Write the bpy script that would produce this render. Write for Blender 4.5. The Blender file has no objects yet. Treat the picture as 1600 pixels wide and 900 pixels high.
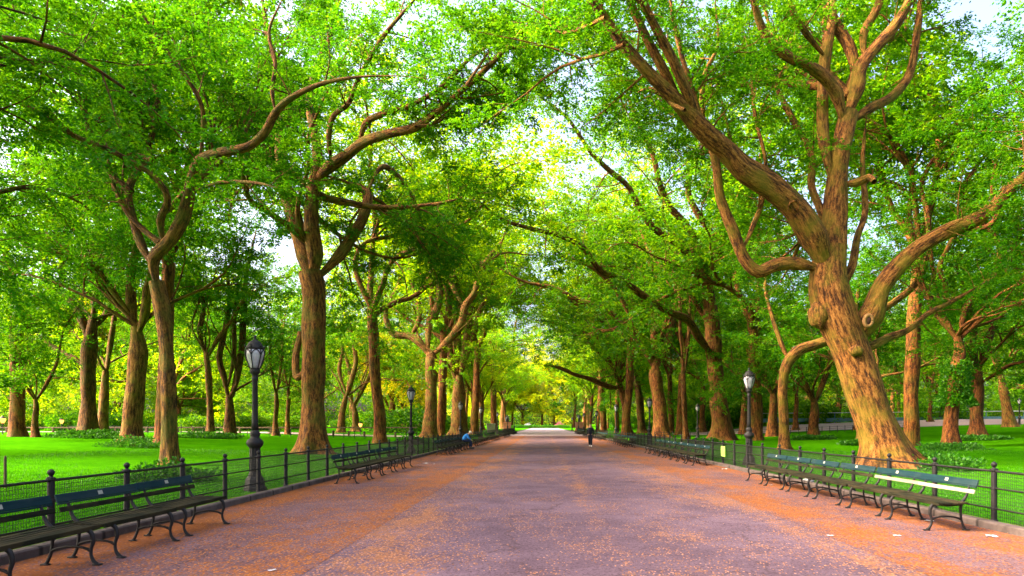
import bpy, bmesh, math, random
import numpy as np
from mathutils import Vector, Matrix

C = bpy.context.scene.collection
SC = bpy.context.scene
F = 1067.0            # focal length in pixels of the 1600 px wide frame (24 mm lens)
EYE = 1.62
VX, VY = 850.0, 664.0 # where the promenade vanishes

# ------------------------------------------------------------------ camera, world, sun, exposure
cam_d = bpy.data.cameras.new('camera'); cam = bpy.data.objects.new('camera', cam_d); C.objects.link(cam)
cam.location = (0, 0, EYE); cam.rotation_euler = (math.radians(90), 0, 0)
cam_d.sensor_width = 36; cam_d.lens = 24.0
cam_d.shift_x = -(VX-800)/1600.0; cam_d.shift_y = (VY-450)/1600.0
cam_d.clip_start = 0.05; cam_d.clip_end = 2500
SC.camera = cam

SUN_EL, SUN_AZ = math.radians(36), math.radians(-100)     # from the left
w = bpy.data.worlds.new("World"); SC.world = w; w.use_nodes = True
nt = w.node_tree; nt.nodes.clear()
sky = nt.nodes.new('ShaderNodeTexSky'); sky.sky_type = 'NISHITA'; sky.sun_disc = False
sky.sun_elevation = SUN_EL; sky.sun_rotation = SUN_AZ
sky.air_density = .7; sky.dust_density = 9.0; sky.ozone_density = .2
bg = nt.nodes.new('ShaderNodeBackground'); bg.inputs[1].default_value = 0.15
wo = nt.nodes.new('ShaderNodeOutputWorld')
nt.links.new(sky.outputs[0], bg.inputs[0]); nt.links.new(bg.outputs[0], wo.inputs[0])
sl = bpy.data.lights.new('sun', 'SUN'); sl.energy = 3.6; sl.angle = math.radians(25); sl.color = (1, .82, .54)
so = bpy.data.objects.new('sun', sl); C.objects.link(so)
sd = Vector((math.sin(SUN_AZ)*math.cos(SUN_EL), math.cos(SUN_AZ)*math.cos(SUN_EL), math.sin(SUN_EL)))
so.rotation_euler = sd.to_track_quat('Z', 'Y').to_euler(); so.location = (0, 0, 60)
SC.view_settings.view_transform = 'Standard'; SC.view_settings.look = 'None'
SC.view_settings.gamma = 1; SC.view_settings.use_curve_mapping = False
SC.view_settings.exposure = 2.75
SC.render.engine = 'CYCLES'
cy = SC.cycles
cy.max_bounces = 9; cy.diffuse_bounces = 5; cy.transmission_bounces = 7; cy.glossy_bounces = 2
cy.transparent_max_bounces = 4; cy.caustics_reflective = False; cy.caustics_refractive = False
cy.sample_clamp_indirect = 6

# ------------------------------------------------------------------ helpers
def sm(t):
    t = min(1, max(0, t)); return t*t*(3-2*t)
def smn(t):
    t = np.clip(t, 0, 1); return t*t*(3-2*t)
def gz(x, y):                        # height of the lawn; the promenade itself is flat
    if x < 0: z = 0.70*sm((-x-8)/35)
    else: z = 1.70*sm((x-8)/62) + 0.75*sm((y-90)/16)*sm((x-18)/20)
    return z + 0.05*sm((abs(x)-6.6)/1.5)
def gzn(x, y):
    z = np.where(x < 0, 0.70*smn((-x-8)/35), 1.70*smn((x-8)/62) + 0.75*smn((y-90)/16)*smn((x-18)/20))
    return z + 0.05*smn((np.abs(x)-6.6)/1.5)
def at(px, py, Y):                   # the point at distance Y seen at a pixel
    return Vector(((px-VX)*Y/F, Y, EYE-(py-VY)*Y/F))
def foot(px, py):                    # the ground point seen at a pixel
    Y = 30.0
    for _ in range(60):
        x = (px-VX)*Y/F
        Yn = F*max(0.12, EYE-gz(x, Y))/max(2.0, py-VY)
        Y = 0.6*Y+0.4*min(Yn, 330)
    return (px-VX)*Y/F, Y

def setp(o, label=None, cat=None, group=None, kind=None):
    if label: o['label'] = label
    if cat: o['category'] = cat
    if group: o['group'] = group
    if kind: o['kind'] = kind
    return o
def thing(name, label, cat, loc=(0,0,0), rz=0, group=None, s=1):
    o = bpy.data.objects.new(name, None); C.objects.link(o)
    o.location = loc; o.rotation_euler = (0, 0, rz); o.scale = (s, s, s); o.empty_display_size = .3
    return setp(o, label, cat, group)
def link(name, me, mat, parent=None, loc=None, rot=None):
    o = bpy.data.objects.new(name, me); C.objects.link(o)
    if mat is not None:
        if not me.materials:
            for m in (mat if isinstance(mat, (list, tuple)) else [mat]): me.materials.append(m)
    if parent: o.parent = parent
    if loc is not None: o.location = loc
    if rot is not None: o.rotation_euler = rot
    return o
def obj(name, bm, mat, parent=None, smooth=False, loc=None, rot=None):
    me = bpy.data.meshes.new(name)
    bmesh.ops.recalc_face_normals(bm, faces=bm.faces)
    bm.to_mesh(me); bm.free()
    if smooth: me.polygons.foreach_set('use_smooth', [True]*len(me.polygons))
    return link(name, me, mat, parent, loc, rot)
def rawmesh(name, V, Fq, attrs=None, smooth=False):
    """V (n,3), Fq (m,k) -> mesh, quick."""
    me = bpy.data.meshes.new(name)
    V = np.ascontiguousarray(V, dtype=np.float32); Fq = np.ascontiguousarray(Fq, dtype=np.int32)
    m, k = Fq.shape
    me.vertices.add(len(V)); me.vertices.foreach_set('co', V.ravel())
    me.loops.add(m*k); me.loops.foreach_set('vertex_index', Fq.ravel())
    me.polygons.add(m); me.polygons.foreach_set('loop_start', np.arange(0, m*k, k, dtype=np.int32))
    me.polygons.foreach_set('loop_total', np.full(m, k, dtype=np.int32))
    if smooth: me.polygons.foreach_set('use_smooth', np.ones(m, dtype=bool))
    me.update(calc_edges=True)
    for nm, (typ, dom, arr) in (attrs or {}).items():
        a = me.attributes.new(nm, typ, dom)
        a.data.foreach_set('vector' if typ == 'FLOAT_VECTOR' else 'value', np.ascontiguousarray(arr, dtype=np.float32).ravel())
    return me
def copy_tree(o, parent=None):
    c = o.copy(); C.objects.link(c)
    if parent: c.parent = parent
    for ch in list(o.children): copy_tree(ch, c)
    return c
def box(bm, c, s, rot=None, bev=0):
    g = bmesh.ops.create_cube(bm, size=1)
    vs = g['verts']
    bmesh.ops.scale(bm, vec=s, verts=vs)
    if bev:
        es = list({e for v in vs for e in v.link_edges})
        r = bmesh.ops.bevel(bm, geom=es, offset=bev, segments=1, affect='EDGES', profile=.5)
        vs = list({v for f in r['faces'] for v in f.verts} | {v for v in vs if v.is_valid})
    if rot is not None: bmesh.ops.rotate(bm, cent=(0,0,0), matrix=rot, verts=vs)
    bmesh.ops.translate(bm, vec=c, verts=vs)
    return vs
def lathe(bm, prof, n=16, c=(0,0,0), flat=None):
    rings = []
    for r, z in prof:
        ring = []
        for i in range(n):
            a = 2*math.pi*i/n + (math.pi/n if flat else 0)
            ring.append(bm.verts.new((c[0]+r*math.cos(a), c[1]+r*math.sin(a), c[2]+z)))
        rings.append(ring)
    for a, b in zip(rings, rings[1:]):
        for i in range(n): bm.faces.new((a[i], a[(i+1) % n], b[(i+1) % n], b[i]))
    bm.faces.new(rings[0][::-1]); bm.faces.new(rings[-1])
def tube(bm, pts, rads, n=8, ry=None):
    """tube along points; ry = flattening along the second frame axis"""
    P = [Vector(p) for p in pts]; rings = []
    up = None
    for i, p in enumerate(P):
        d = (P[min(i+1, len(P)-1)]-P[max(i-1, 0)]).normalized()
        if up is None:
            up = Vector((0,1,0)) if abs(d.y) < .9 else Vector((1,0,0))
        up = (up-d*up.dot(d)).normalized(); s = d.cross(up)
        r = rads[i] if isinstance(rads, (list, tuple)) else rads
        f = ry if ry else 1
        rings.append([bm.verts.new(p + up*(r*f*math.cos(2*math.pi*k/n)) + s*(r*math.sin(2*math.pi*k/n))) for k in range(n)])
    for a, b in zip(rings, rings[1:]):
        for i in range(n): bm.faces.new((a[i], a[(i+1) % n], b[(i+1) % n], b[i]))
    bm.faces.new(rings[0][::-1]); bm.faces.new(rings[-1])

# ------------------------------------------------------------------ materials
class NT:
    def __init__(s, name):
        s.m = bpy.data.materials.new(name); s.m.use_nodes = True; s.t = s.m.node_tree; s.t.nodes.clear()
        s.out = s.n('OutputMaterial')
    def n(s, typ, **kw):
        nd = s.t.nodes.new('ShaderNode'+typ)
        for k, v in kw.items(): setattr(nd, k, v)
        return nd
    def l(s, a, b): s.t.links.new(a, b)
    def noise(s, vec, scale, detail=3, rough=.55, out=0, scl=None):
        if scl is not None:
            mp = s.n('Mapping'); mp.inputs['Scale'].default_value = scl; s.l(vec, mp.inputs[0]); vec = mp.outputs[0]
        nd = s.n('TexNoise'); nd.inputs['Scale'].default_value = scale; nd.inputs['Detail'].default_value = detail
        nd.inputs['Roughness'].default_value = rough; s.l(vec, nd.inputs['Vector']); return nd.outputs[out]
    def ramp(s, fac, stops):
        nd = s.n('ValToRGB'); e = nd.color_ramp.elements
        while len(e) < len(stops): e.new(0.5)
        for el, (p, c) in zip(e, stops): el.position = p; el.color = (*c, 1) if len(c) == 3 else c
        s.l(fac, nd.inputs[0]); return nd.outputs[0]
    def mix(s, fac, a, b, typ='MIX'):
        nd = s.n('MixRGB', blend_type=typ)
        for i, v in ((0, fac), (1, a), (2, b)):
            if isinstance(v, (int, float)): nd.inputs[i].default_value = v
            elif isinstance(v, tuple): nd.inputs[i].default_value = (*v, 1)
            else: s.l(v, nd.inputs[i])
        return nd.outputs[0]
    def math(s, op, a, b=0.0, clamp=False):
        nd = s.n('Math', operation=op, use_clamp=clamp)
        for i, v in ((0, a), (1, b)):
            if isinstance(v, (int, float)): nd.inputs[i].default_value = v
            else: s.l(v, nd.inputs[i])
        return nd.outputs[0]
    def coord(s): return s.n('TexCoord').outputs['Object']
    def princ(s, col, rough=.8, spec=.3, bump=None, bstr=.5, bdist=.02, metal=0):
        b = s.n('BsdfPrincipled')
        for k, v in (('Base Color', col), ('Roughness', rough), ('Metallic', metal), ('Specular IOR Level', spec)):
            if isinstance(v, (int, float)): b.inputs[k].default_value = v
            elif isinstance(v, tuple): b.inputs[k].default_value = (*v, 1)
            else: s.l(v, b.inputs[k])
        if bump is not None:
            bp = s.n('Bump'); bp.inputs['Strength'].default_value = bstr; bp.inputs['Distance'].default_value = bdist
            s.l(bump, bp.inputs['Height']); s.l(bp.outputs[0], b.inputs['Normal'])
        s.l(b.outputs[0], s.out.inputs[0]); return s.m

def mat_leaf(name, dark, mid, light, trans=(1.5, 1.45, .8), tf=.5):
    s = NT(name)
    at_ = s.n('Attribute', attribute_name='rnd')
    col = s.ramp(at_.outputs['Fac'], [(0, dark), (.5, mid), (1, light)])
    oi = s.n('ObjectInfo'); col = s.mix(1, col, oi.outputs['Color'], 'MULTIPLY')
    d = s.n('BsdfDiffuse'); s.l(col, d.inputs[0])
    t = s.n('BsdfTranslucent'); s.l(s.mix(1, col, tuple(trans), 'MULTIPLY'), t.inputs[0])
    mx = s.n('MixShader'); mx.inputs[0].default_value = tf; s.l(d.outputs[0], mx.inputs[1]); s.l(t.outputs[0], mx.inputs[2])
    g = s.n('BsdfGlossy'); g.inputs['Roughness'].default_value = .45; g.inputs[0].default_value = (1, 1, 1, 1)
    m2 = s.n('MixShader'); m2.inputs[0].default_value = .012; s.l(mx.outputs[0], m2.inputs[1]); s.l(g.outputs[0], m2.inputs[2])
    s.l(m2.outputs[0], s.out.inputs[0]); return s.m
M = {}
M['leaf'] = mat_leaf('leaf', (.014, .085, .002), (.042, .165, .002), (.125, .270, .003), trans=(1.9, 1.5, .8), tf=.56)
M['leaf_ground'] = mat_leaf('leaf_ground', (.02, .11, .008), (.04, .17, .010), (.08, .25, .012), tf=.35)

def mat_bark(name, dark, mid, light, moss=(.10, .11, .012), mossamt=.5):
    s = NT(name)
    v = s.n('Attribute', attribute_name='bark').outputs['Vector']
    n1 = s.noise(v, 11, 6, .68, scl=(1, 1, .20))       # furrows that run along the limb
    n2 = s.noise(v, 30, 4, .7, scl=(1, 1, .45))
    n3 = s.noise(v, 1.3, 3, .6)
    wrd = s.math('ADD', s.math('MULTIPLY', n1, .68), s.math('MULTIPLY', n2, .32))
    col = s.ramp(wrd, [(.40, tuple(x*.35 for x in dark)), (.46, dark), (.53, mid), (.66, light)])
    ms = s.ramp(n3, [(.46, (0, 0, 0)), (.64, (1, 1, 1))])
    col = s.mix(s.math('MULTIPLY', ms, mossamt), col, moss)
    oi = s.n('ObjectInfo'); col = s.mix(1, col, oi.outputs['Color'], 'MULTIPLY')
    return s.princ(col, .88, .2, bump=wrd, bstr=1.0, bdist=.10)
M['bark'] = mat_bark('bark', (.055, .020, .005), (.17, .068, .014), (.33, .15, .032))
M['bark_gold'] = mat_bark('bark_gold', (.06, .022, .006), (.19, .074, .014), (.38, .185, .05), moss=(.15, .12, .008), mossamt=.6)

def mat_iron():
    s = NT('black_iron'); c = s.coord()
    n = s.noise(c, 14, 4, .6); col = s.ramp(n, [(.35, (.006, .006, .007)), (.7, (.018, .014, .013))])
    return s.princ(col, .62, .25, bump=s.noise(c, 60, 2), bstr=.15, bdist=.003)
M['iron'] = mat_iron()
def mat_wood(name, a, b, worn, amt):
    s = NT(name); c = s.coord(); rnd = s.n('ObjectInfo').outputs['Random']
    off = s.n('CombineXYZ'); s.l(s.math('MULTIPLY', rnd, 37.0), off.inputs[1])
    ad = s.n('VectorMath', operation='ADD'); s.l(c, ad.inputs[0]); s.l(off.outputs[0], ad.inputs[1]); c = ad.outputs[0]
    g = s.noise(c, 30, 4, .6, scl=(1, .06, 1)); col = s.ramp(g, [(.3, a), (.7, b)])
    ww = s.ramp(s.noise(c, 2.2, 4, .65, scl=(2, .6, 2)), [(.50-amt*.2, (0, 0, 0)), (.66-amt*.2, (1, 1, 1))])
    col = s.mix(s.math('MULTIPLY', ww, amt), col, worn)
    return s.princ(col, .75, .05, bump=g, bstr=.4, bdist=.004)
M['slat'] = mat_wood('weathered_dark_slat', (.006, .008, .005), (.018, .017, .010), (.07, .05, .025), .35)
M['slat_top'] = mat_wood('blue_green_painted_slat', (.006, .020, .026), (.010, .030, .036), (.035, .05, .048), .35)
M['slat_pale'] = mat_wood('pale_worn_slat', (.20, .17, .13), (.36, .32, .26), (.10, .08, .06), .5)
s = NT('plaque'); M['plaque'] = s.princ((.30, .28, .24), .4, .4)
s = NT('lamp_glass'); M['lamp_glass'] = s.princ(s.ramp(s.noise(s.coord(), 5, 2), [(.3, (.22, .21, .24)), (.7, (.42, .40, .43))]), .25, .5)

def mat_kerb():
    s = NT('kerb_stone'); c = s.coord()
    n = s.noise(c, 3, 5, .6); col = s.ramp(n, [(.3, (.045, .033, .030)), (.7, (.12, .088, .082))])
    j = s.n('TexWave', wave_type='BANDS', bands_direction='Y'); j.inputs['Scale'].default_value = .26; s.l(c, j.inputs[0])
    jj = s.ramp(j.outputs[0], [(0, (.25, .25, .25)), (.015, (1, 1, 1))]); col = s.mix(1, col, jj, 'MULTIPLY')
    return s.princ(col, .9, .2, bump=s.noise(c, 40, 4), bstr=.5, bdist=.01)
M['kerb'] = mat_kerb()

def mat_path(name, base_a, base_b, litter, cover, streak=0):
    """asphalt with fallen seeds and leaf bits lying in drifts"""
    s = NT(name); c = s.coord()
    fine = s.noise(c, 150, 3, .8); mid = s.noise(c, 1.1, 9, .74); big = s.noise(c, .16, 3, .5)
    col = s.ramp(s.math('ADD', s.math('MULTIPLY', mid, .6), s.math('MULTIPLY', fine, .4)), [(.35, base_a), (.65, base_b)])
    # patches of the surface
    col = s.mix(s.ramp(big, [(.45, (0, 0, 0)), (.52, (.35, .35, .35))]), col, tuple(x*.78 for x in base_a))
    vo = s.n('TexVoronoi'); vo.inputs['Scale'].default_value = 34; mp = s.n('Mapping'); mp.inputs['Scale'].default_value = (1, .55, 1)
    mp.inputs['Rotation'].default_value = (0, 0, .5); s.l(c, mp.inputs[0]); s.l(mp.outputs[0], vo.inputs[0])
    sp = s.ramp(s.noise(c, 24, 6, .85, scl=(1, .7, 1)), [(.40, (.45, .42, .42)), (.5, (1, 1, 1)), (.60, (1.0, 1.0, 1.0)), (.66, (1.9, 1.6, 1.45))])
    col = s.mix(1, col, sp, 'MULTIPLY')
    ck = s.n('TexVoronoi', feature='DISTANCE_TO_EDGE'); ck.inputs['Scale'].default_value = .22; wv = s.n('VectorMath', operation='ADD'); s.l(c, wv.inputs[0])
    nz = s.n('TexNoise'); nz.inputs['Scale'].default_value = 1.1; nz.inputs['Detail'].default_value = 5; s.l(c, nz.inputs['Vector'])
    wm = s.n('VectorMath', operation='SCALE'); wm.inputs['Scale'].default_value = 1.6; s.l(nz.outputs['Color'], wm.inputs[0]); s.l(wm.outputs[0], wv.inputs[1]); s.l(wv.outputs[0], ck.inputs['Vector'])
    col = s.mix(s.ramp(ck.outputs['Distance'], [(.0, (.55, .55, .55)), (.006, (0, 0, 0))]), col, (.03, .018, .016))
    flake = s.math('LESS_THAN', vo.outputs['Distance'], .40)
    sep = s.n('SeparateColor'); s.l(vo.outputs['Color'], sep.inputs[0])
    drift = s.noise(c, .75, 6, .68, scl=(1, .42, 1)); d2 = s.noise(c, 3.5, 5, .65, scl=(1, .6, 1))
    dens = s.math('ADD', s.math('MULTIPLY', drift, 1.0), s.math('MULTIPLY', d2, .45)); dens = s.math('SUBTRACT', dens, .225)
    dens = s.math('ADD', dens, cover)
    if streak:
        x = s.n('SeparateXYZ'); s.l(c, x.inputs[0])
        wob = s.math('MULTIPLY', s.math('SUBTRACT', s.noise(c, .55, 6, .7), .5), 1.7)
        for x0, wd, amp in streak:
            dx = s.math('ABSOLUTE', s.math('SUBTRACT', s.math('ADD', x.outputs[0], wob), x0))
            k = s.math('MULTIPLY', s.math('SUBTRACT', 1.0, s.math('DIVIDE', dx, wd), clamp=True), amp)
            dens = s.math('ADD', dens, k)
    pick = s.math('LESS_THAN', sep.outputs[0], s.math('MULTIPLY', s.math('SUBTRACT', dens, .38), 4.2, clamp=True))
    hue = s.ramp(sep.outputs[1], [(0, tuple(x*.55 for x in litter)), (.5, litter), (1, (min(1, litter[0]*1.35), litter[1]*1.6, litter[2]*2.2))])
    lay = s.math('MULTIPLY', s.math('SUBTRACT', s.math('ADD', dens, s.math('MULTIPLY', s.math('SUBTRACT', s.noise(c, 14, 5, .75, scl=(1, .6, 1)), .5), .9)), .54), 6.0, clamp=True)
    m1 = s.math('MULTIPLY', flake, pick)
    col = s.mix(s.math('MULTIPLY', lay, .8), col, s.mix(s.noise(c, 90, 2), tuple(x*.6 for x in litter), litter))
    col = s.mix(m1, col, hue)
    h = s.math('ADD', s.math('MULTIPLY', fine, .4), s.math('MULTIPLY', m1, .6))
    return s.princ(col, .95, .03, bump=h, bstr=.5, bdist=.006)
LIT = (.25, .080, .018)
M['path'] = mat_path('promenade_asphalt', (.070, .045, .062), (.155, .103, .134), (.26, .11, .05), -.08, [(.95, .25, .14), (-2.3, 1.5, .17), (3.9, 1.5, .17)])
M['strip'] = mat_path('littered_side_asphalt', (.085, .047, .052), (.165, .100, .115), LIT, .04, [(-2.9, .9, .10), (4.6, .9, .08), (-6.3, 1.5, .17), (6.9, 1.3, .12)])
def mat_pavers():
    s = NT('pale_hexagon_paving'); c = s.coord()
    b = s.n('TexBrick'); b.inputs['Scale'].default_value = 1; b.inputs['Brick Width'].default_value = .4; b.inputs['Row Height'].default_value = .2
    b.inputs['Mortar Size'].default_value = .012
    b.inputs['Color1'].default_value = (.20, .15, .185, 1); b.inputs['Color2'].default_value = (.26, .20, .245, 1); b.inputs['Mortar'].default_value = (.13, .095, .12, 1)
    s.l(c, b.inputs[0])
    col = s.mix(s.math('MULTIPLY', s.noise(c, .18, 5, .6), .55), b.outputs[0], (.20, .12, .13))
    return s.princ(col, .8, .3)
M['pavers'] = mat_pavers()
def mat_lawn():
    s = NT('lawn_grass'); c = s.coord()
    big = s.noise(c, .11, 4, .6); mid = s.noise(c, 1.6, 5, .65); fine = s.noise(c, 45, 3, .7)
    f = s.math('ADD', s.math('MULTIPLY', big, .35), s.math('ADD', s.math('MULTIPLY', mid, .35), s.math('MULTIPLY', fine, .3)))
    col = s.ramp(f, [(.36, (.013, .085, .001)), (.5, (.030, .140, .001)), (.64, (.060, .20, .002))])
    x = s.n('SeparateXYZ'); s.l(c, x.inputs[0]); ax = s.math('ABSOLUTE', s.math('SUBTRACT', x.outputs[0], .3))
    edge = s.math('SUBTRACT', 1.0, s.math('DIVIDE', s.math('SUBTRACT', ax, 6.5), 1.3), clamp=True)   # bare soil along the kerb
    e2 = s.ramp(s.math('MULTIPLY', edge, s.math('ADD', s.noise(c, 2.2, 5, .7), .25)), [(.30, (0, 0, 0)), (.55, (1, 1, 1))])
    col = s.mix(e2, col, s.ramp(s.noise(c, 30, 3, .7), [(.35, (.09, .035, .012)), (.65, (.30, .12, .035))]))
    return s.princ(col, .95, 0, bump=fine, bstr=.6, bdist=.03)
M['lawn'] = mat_lawn()
def flat(name, col, rough=.7, spec=.3, var=.25, sc=6):
    s = NT(name); c = s.coord()
    return s.princ(s.ramp(s.noise(c, sc, 4, .6), [(.3, tuple(x*(1-var) for x in col)), (.7, tuple(min(1, x*(1+var)) for x in col))]), rough, spec)
M['sidepath'] = flat('pale_side_path', (.24, .17, .17), .9)
M['stone'] = flat('rough_pale_stone', (.42, .36, .33), .9)
M['redstone'] = flat('red_granite', (.34, .13, .08), .6)
M['bronze'] = flat('dark_bronze', (.025, .03, .04), .45, .5)
M['timber'] = flat('brown_timber', (.09, .055, .03), .9)
M['white'] = flat('white_paper', (.40, .39, .41), .7)
M['teal'] = flat('blue_grey_barrier', (.08, .15, .19), .5)
M['sign'] = flat('yellow_green_sign', (.35, .62, .10), .5)
M['skin'] = flat('skin', (.45, .25, .17), .6)
M['black_cloth'] = flat('black_cloth', (.012, .012, .02), .9)
M['navy_cloth'] = flat('navy_cloth', (.012, .02, .06), .9)
M['blue_cloth'] = flat('blue_jacket', (.03, .22, .60), .8)
M['shoe'] = flat('pale_shoe', (.5, .5, .55), .6)
M['dark_shoe'] = flat('dark_shoe', (.02, .02, .025), .6)
M['hair'] = flat('brown_hair', (.12, .06, .03), .9)
M['cap'] = flat('pale_cap', (.70, .62, .48), .8)
M['wound'] = flat('healed_wound_wood', (.19, .095, .03), .8, sc=14)
M['hollow'] = flat('dark_hollow', (.03, .012, .006), .95)
s = NT('lit_lamp'); e = s.n('Emission'); e.inputs[0].default_value = (1, .42, .08, 1); e.inputs[1].default_value = .5; s.l(e.outputs[0], s.out.inputs[0]); M['lit'] = s.m

# ------------------------------------------------------------------ trees
def nrm(v):
    return v/(np.linalg.norm(v, axis=-1, keepdims=True)+1e-9)
def smooth_path(P, R, ds):
    """Catmull-Rom through the traced points, resampled about every ds metres."""
    P = np.asarray(P, float); R = np.asarray(R, float)
    Q = np.vstack([2*P[0]-P[1], P, 2*P[-1]-P[-2]]); oP, oR = [], []
    for i in range(len(P)-1):
        a, b, c, d = Q[i:i+4]; n = max(2, int(np.linalg.norm(c-b)/ds)+1)
        t = np.linspace(0, 1, n, endpoint=False)[:, None]
        oP.append(.5*((2*b)+(-a+c)*t+(2*a-5*b+4*c-d)*t**2+(-a+3*b-3*c+d)*t**3))
        oR.append(R[i]+(R[i+1]-R[i])*t[:, 0])
    oP.append(P[-1:]); oR.append(R[-1:])
    return np.vstack(oP), np.concatenate(oR)
def tube_np(P, R, n, rng, flare=0, lump=.05):
    k = len(P); T = np.gradient(P, axis=0); T = nrm(T)
    s = np.concatenate([[0], np.cumsum(np.linalg.norm(np.diff(P, axis=0), axis=1))])
    U = np.zeros_like(P); u = np.array([1., 0, 0]) if abs(T[0, 0]) < .8 else np.array([0, 1., 0])
    for i in range(k):
        u = u-T[i]*u.dot(T[i]); u = u/(np.linalg.norm(u)+1e-9); U[i] = u
    W = np.cross(T, U); th = np.linspace(0, 2*np.pi, n, endpoint=False)
    ph = rng.uniform(0, 6.28, 4)
    rr = np.repeat(R[:, None], n, 1)
    if n >= 8:
        z = s[:, None]
        rr = rr*(1+lump*np.sin(2*th+z*.9+ph[0])+lump*.8*np.sin(3*th-z*1.4+ph[1])+lump*.5*np.sin(7*th+z*.35+ph[2])+lump*.7*np.sin(z*2.3+ph[3]))
    if flare:
        f = np.exp(-s[:, None]/(flare*1.1))
        rr = rr*(1+f*(.62+.36*np.cos(5*th+ph[0])+.22*np.cos(3*th+ph[1])))
    c, sn = np.cos(th), np.sin(th)
    V = P[:, None]+rr[..., None]*(U[:, None]*c[None, :, None]+W[:, None]*sn[None, :, None])
    A = np.stack([R[:, None]*c+ph[0]*3, R[:, None]*sn+ph[1]*3, np.repeat(s[:, None], n, 1)+ph[2]], -1)
    i = np.arange(k-1)[:, None]*n; j = np.arange(n)[None]; j2 = (j+1) % n
    Fq = np.stack([i+j, i+j2, i+n+j2, i+n+j], -1).reshape(-1, 4)
    return V.reshape(-1, 3), Fq, A.reshape(-1, 3)

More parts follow.
